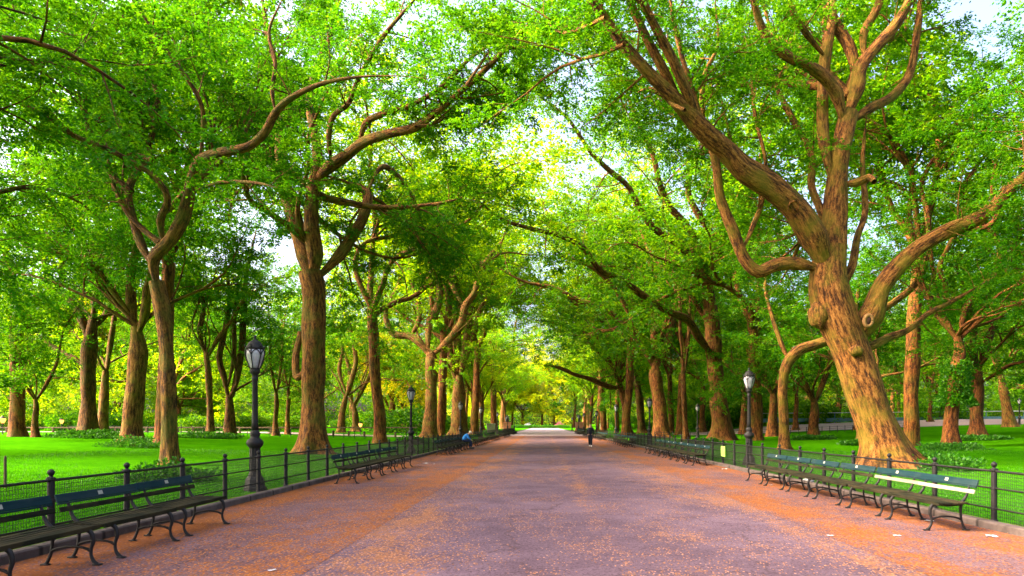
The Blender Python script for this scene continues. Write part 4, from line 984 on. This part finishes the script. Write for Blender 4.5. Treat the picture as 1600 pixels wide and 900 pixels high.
def mid(seed, base, trunk, limbs, label, bark='bark', tint=(1, 1, 1), btint=(1, 1, 1), leaf=.18, fill=3, fl=9, sl=2.8, gap=1.15, keep=.72, fillbias=(0, 0, 0), dirs=None, sides=18, group=None):
    x, Y = foot(*base); b = (x, Y, gz(x, Y)-.15); q = max(1, min(2.2, Y/48)); leaf *= q**.5; sl *= q; gap *= q; fl *= q
    t = Tree(seed, leaf, 6, 9, .6*q, fine=False, keep=keep, subs=.62*q); t.bias = np.array([0, .4, 0])
    trunk = trunk[:-1]+[(trunk[-1][0], trunk[-1][1], trunk[-1][2]*.62)]
    t.trace(Y, Y, trunk, sides, leaves=False, flare=.55, base=b, ds=.35)
    for dY, pts in limbs: t.trace(Y, Y+dY, pts, 10, .5, gap, sl)
    top = trunk[-1]; p = np.array(at(top[0], top[1], Y))
    for i in range(fill):
        a = t.r.uniform(0, 6.28); d = np.array([math.cos(a), math.sin(a), .9])+np.array(fillbias)
        t.limb(p, nrm(d), fl*t.r.uniform(.8, 1.2), top[2]*.4*Y/F, .13, .02, None, 0, 8, .42, gap, sl, 2)
    return t.finish('elm_tree', label, 'tree', b, group, bark, tint, btint)
Y1 = (2.2, 1.5, .6)
mid(31, (670, 684), [(671, 688, 13), (673, 640, 10.5), (674, 600, 10), (674, 565, 11), (673, 550, 11)],
    [(2, [(670, 560, 8), (655, 535, 7), (638, 525, 6.5), (615, 521, 6), (603, 498, 5), (606, 474, 4.5), (622, 448, 4), (628, 400, 3), (620, 350, 2)]),
     (-1, [(641, 525, 5), (654, 500, 5), (654, 470, 4.5), (646, 448, 4), (640, 400, 3), (650, 340, 2)]),
     (3, [(670, 550, 8), (671, 505, 7.5), (683, 482, 7), (687, 450, 6), (682, 412, 5.5), (672, 380, 4.5), (664, 340, 3.5), (668, 290, 2.5)]),
     (-3, [(676, 556, 8), (700, 533, 7.5), (720, 506, 7), (727, 478, 6.5), (742, 456, 6), (749, 430, 5), (765, 400, 4), (785, 375, 3), (800, 330, 2)]),
     (0, [(722, 480, 5), (706, 442, 5), (712, 415, 4.5), (724, 380, 3.5), (712, 330, 3), (702, 290, 2)])],
    'wide forked elm with twisting limbs right of the second left lamp', tint=Y1, fill=1, fl=8, keep=.6)
mid(32, (717, 683), [(717, 687, 15), (717, 640, 13), (717, 615, 12), (717, 585, 9)],
    [(0, [(710, 610, 8), (703, 550, 6.5), (702, 490, 5), (704, 420, 4), (695, 340, 3)]), (1, [(715, 600, 8), (715, 540, 6.5), (716, 470, 5), (712, 400, 4), (718, 320, 3)]),
     (-2, [(722, 600, 9), (728, 540, 7), (735, 480, 5.5), (748, 410, 4), (760, 340, 3)]), (-3, [(724, 590, 7), (738, 530, 5), (752, 480, 4), (775, 430, 3), (810, 390, 2)])],
    'cluster of straight upright stems rising from one base behind the seated man', tint=(2.0, 1.4, .7), fill=1, keep=.6)
mid(33, (205, 697), [(204, 700, 18), (207, 650, 16), (212, 600, 15), (216, 550, 15), (212, 510, 14)],
    [(2, [(210, 520, 11), (205, 480, 9), (205, 430, 7), (212, 370, 6), (190, 300, 4), (160, 240, 3)]), (-3, [(216, 525, 10), (226, 490, 8), (232, 440, 6), (250, 380, 5), (270, 320, 4), (330, 260, 3)]),
     (-2, [(205, 500, 7), (180, 460, 5), (150, 420, 4), (110, 400, 3), (60, 390, 2)])],
    'twin stemmed golden brown elm between the slim crooked elm and the dark trunk', 'bark_gold', tint=(.85, .95, 1), fill=4, fl=9)
mid(34, (138, 681), [(140, 684, 15), (138, 630, 12), (137, 590, 12), (140, 540, 12), (145, 500, 11)],
    [(1, [(138, 580, 7), (115, 560, 5), (80, 540, 4.5), (50, 500, 4), (25, 460, 3), (0, 430, 2)]), (2, [(140, 545, 8), (128, 500, 7), (110, 470, 6), (75, 430, 4.5), (60, 380, 3.5), (30, 330, 3)]),
     (-2, [(146, 500, 9), (152, 440, 7), (148, 380, 6), (160, 320, 5), (150, 250, 3)]), (3, [(148, 520, 6), (165, 490, 5), (185, 440, 4), (200, 390, 3)])],
    'thick dark trunked elm standing in ground ivy on the far left lawn', tint=(.85, .98, 1), fill=3, btint=(.7, .65, .6))
mid(35, (158, 679), [(160, 682, 10), (162, 630, 8), (165, 580, 8)], [(2, [(165, 590, 7), (172, 540, 5), (180, 490, 4), (200, 420, 3)])], 'brownish trunk close behind the thick dark trunk on the left', tint=(1.1, 1.02, .9), fill=3)
mid(36, (329, 682), [(330, 685, 7), (328, 640, 5.5), (326, 590, 5.5), (322, 550, 6)],
    [(1, [(322, 560, 5), (312, 520, 4.5), (318, 480, 4), (310, 430, 3), (300, 380, 2)]), (-1, [(324, 560, 5), (340, 530, 4), (362, 500, 3.5), (380, 470, 3), (420, 440, 2)])],
    'slim pale trunked elm left of the V shaped twin trunk', tint=(1.1, 1.04, .8), fill=3, fl=7)
mid(37, (358, 682), [(360, 684, 10), (359, 650, 8), (358, 620, 9)],
    [(0, [(357, 630, 6), (350, 590, 5.5), (343, 560, 5), (350, 520, 4.5), (358, 470, 4), (352, 400, 3)]), (1, [(360, 630, 6.5), (370, 590, 6), (378, 540, 5.5), (381, 490, 5), (385, 430, 4), (400, 360, 3)]), (-1, [(358, 610, 4), (365, 560, 4), (366, 500, 3.5), (372, 440, 3)])],
    'V shaped twin trunked elm just left of the near lamp post', tint=(.95, 1, .9), fill=2, fl=8, btint=(.75, .7, .65))
mid(38, (533, 676), [(530, 678, 7), (534, 650, 6), (540, 620, 6)], [(-2, [(540, 625, 5.5), (550, 590, 5), (556, 560, 4), (548, 520, 3.5), (535, 480, 3), (530, 430, 2)]), (1, [(538, 615, 4), (530, 580, 3.5), (535, 540, 3), (520, 500, 2)])],
    'leaning slim elm just right of the thick upright elm', tint=(1.3, 1.1, .8), fill=3, fl=7)
mid(39, (556, 674), [(556, 676, 7), (555, 650, 5.5), (552, 632, 6)], [(0, [(552, 636, 4.5), (545, 610, 4), (546, 580, 3.5), (535, 540, 3)]), (2, [(555, 636, 4.5), (565, 610, 4), (580, 580, 3.5), (582, 540, 3), (590, 500, 2)])],
    'small forked elm near the glowing lamp right of the upright elm', tint=(1.3, 1.12, .8), fill=3, fl=7)
# right side
mid(41, (1128, 688), [(1131, 692, 19), (1127, 660, 16), (1122, 620, 14.5), (1117, 575, 14), (1114, 530, 13.5), (1110, 480, 13), (1102, 430, 12)],
    [(-14, [(1102, 450, 8), (1082, 405, 7.5), (1062, 384, 7), (1040, 368, 6.5), (1020, 355, 6), (1000, 325, 5.5), (980, 290, 5), (952, 266, 4.5), (922, 236, 4), (888, 186, 3.5), (850, 155, 3), (812, 122, 2)]),
     (-9, [(1102, 440, 8), (1092, 385, 7), (1070, 350, 6.5), (1045, 320, 6), (1030, 285, 5), (1020, 240, 4.5), (992, 178, 4), (970, 115, 3), (950, 50, 2)]),
     (-5, [(1104, 430, 8), (1122, 382, 6.5), (1102, 352, 6), (1076, 302, 5), (1082, 260, 4.5), (1100, 230, 4), (1070, 180, 3.5), (1050, 110, 3), (1040, 30, 2)]),
     (4, [(1106, 440, 8), (1130, 385, 7), (1150, 340, 6), (1175, 300, 5), (1190, 240, 4), (1210, 170, 3)]),
     (-22, [(1112, 560, 8.5), (1092, 527, 8), (1075, 500, 7), (1045, 487, 6.5), (1005, 462, 6), (970, 437, 6), (937, 422, 5.5), (912, 388, 5), (875, 368, 4.5), (830, 357, 4), (790, 345, 3.5), (755, 320, 2.5), (720, 280, 2)]),
     (2, [(1114, 520, 7), (1085, 470, 5), (1060, 440, 4.5), (1020, 400, 4), (1000, 360, 3)])],
    'tall reddish trunked elm with long arching limbs behind the small notice', 'bark_gold', tint=(1.05, 1.03, .9), fill=4, fl=12, btint=(.85, .72, .7), leaf=.15, gap=.85)
mid(42, (1033, 684), [(1036, 687, 15), (1032, 650, 12), (1028, 615, 11), (1024, 585, 12), (1024, 560, 12)],
    [(-6, [(1022, 575, 8), (1008, 545, 7.5), (993, 525, 7), (972, 500, 6), (942, 480, 5.5), (905, 470, 5), (865, 450, 4), (820, 440, 3), (780, 420, 2)]),
     (0, [(1024, 565, 8), (1022, 525, 7), (1026, 490, 6), (1032, 450, 5), (1010, 400, 4), (990, 350, 3)]), (3, [(1028, 572, 8), (1042, 545, 7), (1050, 500, 6.5), (1062, 465, 6), (1085, 430, 5), (1100, 380, 3.5)]),
     (-10, [(1010, 550, 5), (990, 505, 4.5), (960, 450, 4), (920, 415, 3.5), (880, 400, 3), (850, 370, 2)])],
    'reddish split trunked elm behind the second right lamp post', 'bark_gold', tint=(.95, 1, .9), fill=4, fl=10, btint=(.85, .7, .72))
mid(43, (1073, 688), [(1073, 690, 5.5), (1070, 650, 4.5), (1068, 600, 4.5), (1067, 560, 4.5)], [(0, [(1067, 565, 3.5), (1063, 520, 3), (1062, 470, 2.5), (1055, 400, 2)]), (-1, [(1068, 600, 3.5), (1075, 540, 3), (1078, 480, 2.5), (1085, 400, 2)])],
    'slender double stemmed tree between the two reddish right trunks', tint=(.95, 1, .9), fill=2, fl=7, btint=(.8, .7, .65))
mid(44, (980, 679), [(984, 682, 8), (978, 645, 6.5), (974, 620, 6.5), (968, 600, 7)],
    [(-5, [(968, 605, 5.5), (955, 605, 5), (940, 600, 4.5), (922, 592, 4), (900, 586, 3.5), (875, 575, 3), (850, 570, 2)]), (-2, [(966, 602, 5), (955, 570, 4.5), (942, 555, 4), (925, 540, 3), (905, 500, 2)]), (1, [(970, 600, 5), (975, 560, 4.5), (985, 520, 4), (980, 460, 3)])],
    'low arching elm right of the walking person', tint=(.85, 1, .9), fill=3, fl=9, btint=(.85, .7, .65))
mid(45, (1004, 677), [(1005, 680, 7.5), (1000, 640, 6), (996, 600, 6), (985, 568, 6)],
    [(-5, [(985, 570, 5), (968, 552, 4.5), (950, 545, 4), (930, 528, 4), (905, 518, 3.5), (870, 505, 3), (835, 500, 2)]), (1, [(988, 570, 4.5), (990, 530, 4), (1000, 480, 3.5), (990, 420, 2.5)])],
    'mossy green trunked elm behind the low arching elm on the right', tint=(.9, 1, .9), fill=3, fl=9, btint=(.7, .75, .6))
mid(46, (1487, 700), [(1487, 704, 14), (1486, 660, 11), (1490, 620, 10.5), (1495, 580, 11), (1500, 550, 10), (1495, 525, 10)],
    [(1, [(1495, 530, 8), (1478, 505, 7), (1462, 485, 7), (1450, 462, 6.5), (1434, 440, 6)]), (-2, [(1497, 530, 7), (1530, 500, 6), (1560, 480, 5), (1600, 470, 4), (1650, 450, 3)]),
     (-3, [(1465, 488, 5), (1478, 450, 5), (1468, 420, 4.5), (1480, 390, 4), (1500, 360, 4), (1540, 355, 4), (1560, 330, 3.5), (1550, 280, 3), (1580, 200, 2)]),
     (2, [(1496, 540, 7), (1510, 480, 6), (1555, 420, 5), (1560, 380, 4.5), (1530, 340, 4), (1505, 300, 4), (1520, 270, 3.5), (1545, 230, 3), (1552, 185, 2)]),
     (4, [(1466, 480, 5), (1455, 400, 4), (1450, 330, 4), (1440, 290, 4), (1465, 240, 3.5), (1500, 210, 3), (1480, 160, 2)])],
    'twisting elm with an ivy skirt on its trunk, right of the leaning elm', 'bark_gold', tint=(.8, .95, 1), fill=4, fl=9, btint=(.8, .62, .62), leaf=.14)
mid(47, (1528, 686), [(1529, 689, 13), (1526, 650, 10.5), (1527, 610, 11), (1528, 580, 11)],
    [(-1, [(1524, 590, 7), (1522, 540, 6), (1520, 500, 5), (1505, 450, 4), (1490, 400, 3)]), (1, [(1532, 590, 8), (1540, 545, 6.5), (1555, 500, 5.5), (1570, 440, 4), (1590, 370, 3)]), (-3, [(1534, 605, 4), (1555, 585, 3.5), (1580, 570, 3), (1620, 562, 2)])],
    'dark forked elm standing second from the right edge of the lawn', tint=(.95, 1, .9), fill=3, fl=9, btint=(.7, .55, .6))
mid(48, (1578, 664.5), [(1578, 668, 10), (1574, 640, 8), (1568, 610, 8), (1562, 580, 7)], [(1, [(1562, 590, 6), (1550, 550, 5), (1540, 510, 3)])], 'brown leaning trunk at the far right by the blue grey barrier', tint=(1.2, 1.08, .9), fill=4, fl=9)
mid(49, (1354, 693), [(1355, 696, 15), (1352, 650, 12), (1350, 600, 11)], [(1, [(1350, 610, 8), (1340, 560, 6), (1335, 500, 5), (1345, 430, 3)])], 'broad elm trunk half hidden directly behind the leaning elm', tint=(.9, 1, .9), fill=3, fl=9)
for i, (bx, by, wd, lab, l1, l2) in enumerate((
    (1163, 678, 7, 'dark elm with close upright stems just left of the near right lamp', -6, 5), (1208, 682, 8.5, 'Y forked elm between the near right lamp and the bending tree', -18, 16),
    (1244, 674, 4.5, 'thin dark elm just right of the bending tree', -8, 8), (1272, 686, 9, 'sturdy dark elm with an ivy ring at its foot right of the bending tree', -18, 20),
    (1310, 669, 5.5, 'plain dark trunk left of the leaning elm on the far lawn', -10, 10), (1342, 672, 6, 'left leaning dark trunk just left of the leaning elm', -26, 6),
    (1421, 669, 6, 'V forked elm on the skyline just right of the leaning elm', -18, 14), (1453, 668, 3.6, 'thin straight elm on the skyline right of the V forked elm', -6, 8),
    (1098, 676, 5.5, 'dark elm on the right lawn between the reddish trunks', -14, 14), (55, 683, 5, 'small spreading elm on the far left lawn near the edge', -26, 28),
    (431, 681, 4.5, 'thin elm right of the near left lamp on the far lawn', -7, 8), (450, 679, 4, 'second thin elm right of the near left lamp', -8, 7),
    (612, 672, 6.5, 'pale brown trunk left of the second left lamp', -10, 8), (632, 671, 4.5, 'slim trunk just left of the second left lamp', -6, 8),
    (690, 671, 5, 'slim trunk between the wide forked elm and the upright stems', -8, 8), (752, 672, 5, 'elm close behind the fourth left lamp', -10, 10), (786, 670, 5, 'elm beside the left statue', -10, 12), (917, 669, 6.5, 'broad brown trunk right of the far statue', -14, 8))):
    fh = 62+8*(i % 3) if by > 675 else 50+6*(i % 3); top = by-fh
    if bx == 1342: tr = [(1343, by+2, wd*1.2), (1341, by-40, wd), (1333, by-62, wd), (1320, by-85, wd*.95)]
    else: tr = [(bx, by+2, wd*1.15), (bx-1, by-fh*.35, wd*.92), (bx+1, by-fh*.7, wd*.88), (bx, top, wd*.9)]
    tx, ty = tr[-1][:2]
    mid(60+i, (bx, by), tr, [(-2, [(tx, ty+8, wd*.7), (tx+l1*.6, ty-18, wd*.6), (tx+l1*1.3, ty-50, wd*.5), (tx+l1*1.2, ty-100, wd*.4), (tx+l1*2, ty-150, wd*.25)]),
        (2, [(tx, ty+8, wd*.7), (tx+l2*.6, ty-20, wd*.6), (tx+l2*1.2, ty-55, wd*.5), (tx+l2*1.6, ty-105, wd*.35), (tx+l2*2.6, ty-150, wd*.2)])], lab,
        tint=((1.0, 1.0, .9), (1.25, 1.08, .85), (.88, 1, .95))[i % 3], fill=3, fl=8, leaf=.20, gap=1.15, sides=12, btint=(.95, .8, .75))

# ------------------------------------------------------------------ copies: the woodland behind and the avenue rows
protos = []
for k, (sd, H, fk, r0, nl, sp, lf, low, sub, tw, nf) in enumerate(((101, 18, 6.0, .34, 4, .45, .22, 0, .9, 6, 7), (102, 20, 7.5, .38, 3, .50, .22, 0, .9, 6, 7), (103, 16, 4.2, .32, 4, .60, .20, 2, .9, 6, 7),
        (104, 15, 3.6, .30, 5, .6, .20, 3, .9, 6, 7), (105, 22, 9, .36, 4, .38, .22, 0, .9, 6, 7), (106, 18, 5.5, .42, 4, .55, .115, 1, .62, 8, 11), (107, 22, 8, .36, 4, .62, .20, 0, 1.1, 6, 6))):
    t = vase_tree(sd, H, fk, r0, nl, sp, lf, low, lean=.05, subs=sub, twigs=tw, nleaf=nf)
    root = t.finish('elm_tree', 'x', 'tree', (0, 0, 0), 'trees of the woodland')
    protos.append(root)
usedp = set()
def plant(k, x, y, s, rz, tint, btint, label, group, sz=None):
    o = protos[k] if k not in usedp else copy_tree(protos[k]); usedp.add(k)
    o.location = (x, y, gz(x, y)-.05); o.rotation_euler = (0, 0, rz); o.scale = (s, s, s*(sz or 1)); setp(o, label, 'tree', group)
    for c in o.children: c.color = (*(tint if c.name.startswith('crown') else btint), 1)
    return o
R = random.Random(12)
taken = [tuple(o.location[:2]) for o in C.objects if o.name.startswith('elm_tree') and o not in protos]
def free(x, y, d): return all((x-a)**2+(y-b)**2 > d*d for a, b in taken)
TG = [(1, 1, 1), (.85, 1, 1), (1.2, 1.08, .85), (1.45, 1.15, .75), (.95, 1.02, .9)]
# trees just outside the frame: boughs reach in, two left ones added for shade
for k, x, y, s, rz, lb in ((5, -19.5, 15, .95, .4, 'elm whose leafy boughs fill the top left corner'), (5, -17.5, 2.5, 1.05, 2.9, 'elm beside the camera on the left, its crown shading the nearest paving'), (5, -30, 9, 1.1, 5.1, 'unseen elm beyond the left edge, added to shade the near ground'), (5, 21, 15.5, .9, 2.1, 'elm just outside the right edge whose boughs reach the top right corner'),
                           (5, -30, 27, 1.2, 1.3, 'tall elm beyond the left edge behind the crooked elm'), (5, 33, 28, 1.2, 4.1, 'tall elm beyond the right edge behind the leaning elm')):
    plant(k, x, y, s, rz, (.82, .97, 1), (.8, .7, .6), lb, None); taken.append((x, y))
for k, x, y, s, rz, lb in ((4, 23, 43, 1.3, .4, 'tall light green elm rising behind the leaning elm'), (0, 41, 50, 1.5, 1.4, 'tall elm rising behind the twisting ivy elm'), (1, 19.5, 62, 1.45, 2.4, 'tall elm rising behind the tall reddish trunk'),
                           (4, -25, 45, 1.35, 3.4, 'tall elm rising behind the slim crooked elm'), (1, -40, 52, 1.4, 4.4, 'tall elm rising behind the thick dark trunk'), (6, -13.5, 56, 1.4, 5.4, 'tall elm rising behind the thick upright elm'),
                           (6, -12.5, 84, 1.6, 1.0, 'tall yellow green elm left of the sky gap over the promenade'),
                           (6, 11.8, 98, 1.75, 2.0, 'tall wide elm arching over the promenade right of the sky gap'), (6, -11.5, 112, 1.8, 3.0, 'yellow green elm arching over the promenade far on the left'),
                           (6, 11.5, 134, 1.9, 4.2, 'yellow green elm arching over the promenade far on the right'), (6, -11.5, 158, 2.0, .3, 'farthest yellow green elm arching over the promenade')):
    plant(k, x, y, s, rz, (2.6, 1.65, .5) if -14 < x < 12 and k == 6 else (1.3, 1.12, .9), (1.05, .85, .75), lb, None); taken.append((x, y))  # yellow tint paints light into the shaded crowns along the promenade
# avenue rows further on
i = 0
for y in [98, 112, 126, 140, 156, 172, 190, 212]:
    for x0 in (-12.6, 12.6, -20.5, 20.5):
        x = x0+R.uniform(-1, 1); yy = y+R.uniform(-2.5, 2.5)
        if not free(x, yy, 5.5) or (abs(x0) > 15 and R.random() < .5): continue
        tt = TG[R.randrange(5)]; f = min(1, max(0, y-50)/120); tt = (tt[0]*(1+2.4*f), tt[1]*(1+1.0*f), tt[2]*(1-.3*f))  # tunnel end glow painted into the leaf tint, stronger with distance
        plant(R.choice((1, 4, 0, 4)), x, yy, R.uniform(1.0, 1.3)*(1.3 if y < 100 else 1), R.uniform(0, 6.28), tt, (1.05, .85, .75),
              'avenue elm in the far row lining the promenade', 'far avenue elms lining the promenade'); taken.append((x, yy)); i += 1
# woodland on both sides
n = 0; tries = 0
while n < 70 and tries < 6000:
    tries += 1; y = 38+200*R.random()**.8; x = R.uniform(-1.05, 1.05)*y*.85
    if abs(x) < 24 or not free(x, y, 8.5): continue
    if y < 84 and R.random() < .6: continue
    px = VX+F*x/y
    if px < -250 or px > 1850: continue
    plant(R.randrange(5), x, y, R.uniform(1.05, 1.45), R.uniform(0, 6.28), ((4.5, 1.5, .4) if n % 7 == 4 else tuple(a*b for a, b in zip(TG[R.randrange(5)], ((2.7, 1.7, .5) if x < 0 else (1.9, 1.45, .7))))), (1.0, .85, .75), 'elm of the woodland behind the '+('left' if x < 0 else 'right')+' lawn',  # some crowns painted golden for sky glow, the rest tinted for yellow light
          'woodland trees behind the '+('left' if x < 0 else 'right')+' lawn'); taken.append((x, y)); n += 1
# trees closing the far end, a yellow glow painted into their leaf tint
for j in range(11):
    x = -44+j*8.4+R.uniform(-1.5, 1.5); y = PE+14+R.uniform(0, 22)
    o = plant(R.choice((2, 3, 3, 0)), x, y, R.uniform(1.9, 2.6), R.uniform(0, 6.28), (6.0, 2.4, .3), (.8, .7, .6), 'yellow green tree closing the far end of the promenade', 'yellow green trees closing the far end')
# understorey bushes: one crown shared by copies
bush = leaf_blob('bush', 'x', 'bush', (0, 0, 0), (2.6, 2.6, 2.6), 5200, .22, 'leaf', seed=9, group='bushes under the woodland trees')
fb = True
for j in range(95):
    sgn = -1 if R.random() < .55 else 1; y = R.uniform(92, 190) if sgn < 0 else R.uniform(108, 190); x = sgn*R.uniform(20, 1.0*y*.8)
    o = bush if fb else copy_tree(bush); fb = False
    s = R.uniform(.7, 1.7); o.location = (x, y, gz(x, y)-.1); o.scale = (s*R.uniform(1, 1.6), s, s); o.rotation_euler = (0, 0, R.uniform(0, 6.28))
    setp(o, 'green bush under the trees beyond the '+('left' if x < 0 else 'right')+' lawn', 'bush', 'bushes beyond the '+('left' if x < 0 else 'right')+' lawn')
    tt = TG[R.randrange(5)]
    for c in o.children: c.color = (*tt, 1)
# ivy and low plants at the feet of trunks
ivy = [(1430, 728, 1.6, .55, 'leafy ground plants at the foot of the leaning elm by the fence'), (1485, 735, 1.1, .5, 'leafy ground plants right of the leaning elm behind the near right bench'), (262, 752, 1.3, .5, 'leafy plants behind the near left bench below the crooked elm'), (205, 699, 1.7, .55, 'ivy clump round the foot of the golden brown left elm'),
       (142, 684, 3.2, .5, 'bright ivy patch round the thick dark trunk on the left'), (1487, 703, 2.0, .35, 'low ivy ring round the twisting elm on the right lawn'), (1272, 687, 2.0, .35, 'low ivy ring round the sturdy dark right elm'),
       (1528, 688, 2.2, .3, 'low ivy ring round the dark forked elm far right'), (1352, 695, 1.6, .35, 'low ivy by the half hidden trunk behind the leaning elm'), (320, 684, 3, .4, 'low ivy patch between the left lamp and the V shaped trunk'),
       (1100, 695, 1.6, .4, 'low plants left of the tall reddish trunk'), (640, 694, 1.2, .6, 'small shrub at the foot of the second left lamp'), (700, 692, 1.0, .6, 'small shrub beside the fence left of the seated man')]
for j, (px, py, rd, h, lb) in enumerate(ivy):
    x, Y = foot(px, py); leaf_blob('ground_plant', lb, 'plant', (x, Y, gz(x, Y)), (rd, rd*.7, h), int(1400*rd), .11 if Y < 45 else .18, 'leaf_ground', (.75, .75, .8), seed=40+j, group=None, stem=False, shell=.2)
    # every clump keeps a few visible stems
x, Y = foot(1487, 700)
r0 = leaf_blob('trunk_ivy', 'dark ivy skirt wrapped round the trunk of the twisting elm on the right', 'climbing plant', (x+.25, Y, gz(x, Y)+2.4), (.95, .95, 2.6), 4200, .16, 'leaf', (.7, .9, 1), seed=71, stem=False, shell=.6)

# far-off wood seen between the trunks, one mass
def far_wood():
    r = np.random.default_rng(99); n = 80000
    th = r.uniform(-1.0, 1.0, n); rad = np.where(np.abs(th) < .16, 400, 225)+r.uniform(0, 12, n)
    x = np.sin(th)*rad; y = np.cos(th)*rad; k = np.abs(x) > 24; far = np.abs(th) < .16; k |= far
    top = (19+6*np.sin(th*37)+4*np.sin(th*91+1))*np.where(far, 1.0, 1); z = top*r.random(n)**.9
    x, y, z = x[k], y[k], z[k]; n = len(x); p = np.stack([x, y, z], -1)
    ld = nrm(r.normal(size=(n, 3))); wd = nrm(np.cross(ld, r.normal(size=(n, 3)))); l = r.uniform(.6, 1.2, (n, 1))
    V = np.stack([p, p+ld*l*.5+wd*l*.35, p+ld*l, p+ld*l*.5-wd*l*.35], 1).reshape(-1, 3)
    rnd = np.clip(.5+.25*np.sin(x*.11)*np.sin(z*.4)+r.normal(0, .2, n), 0, 1)
    o = link('far_woodland', rawmesh('far_woodland', V, np.arange(4*n).reshape(-1, 4), {'rnd': ('FLOAT', 'FACE', rnd)}), M['leaf']); o.color = (2.6, 1.6, .6, 1)  # bright yellow tint stands in for light coming through from behind
    setp(o, 'far-off yellow green wood seen between the trunks on both sides', 'woodland', kind='stuff')
far_wood()
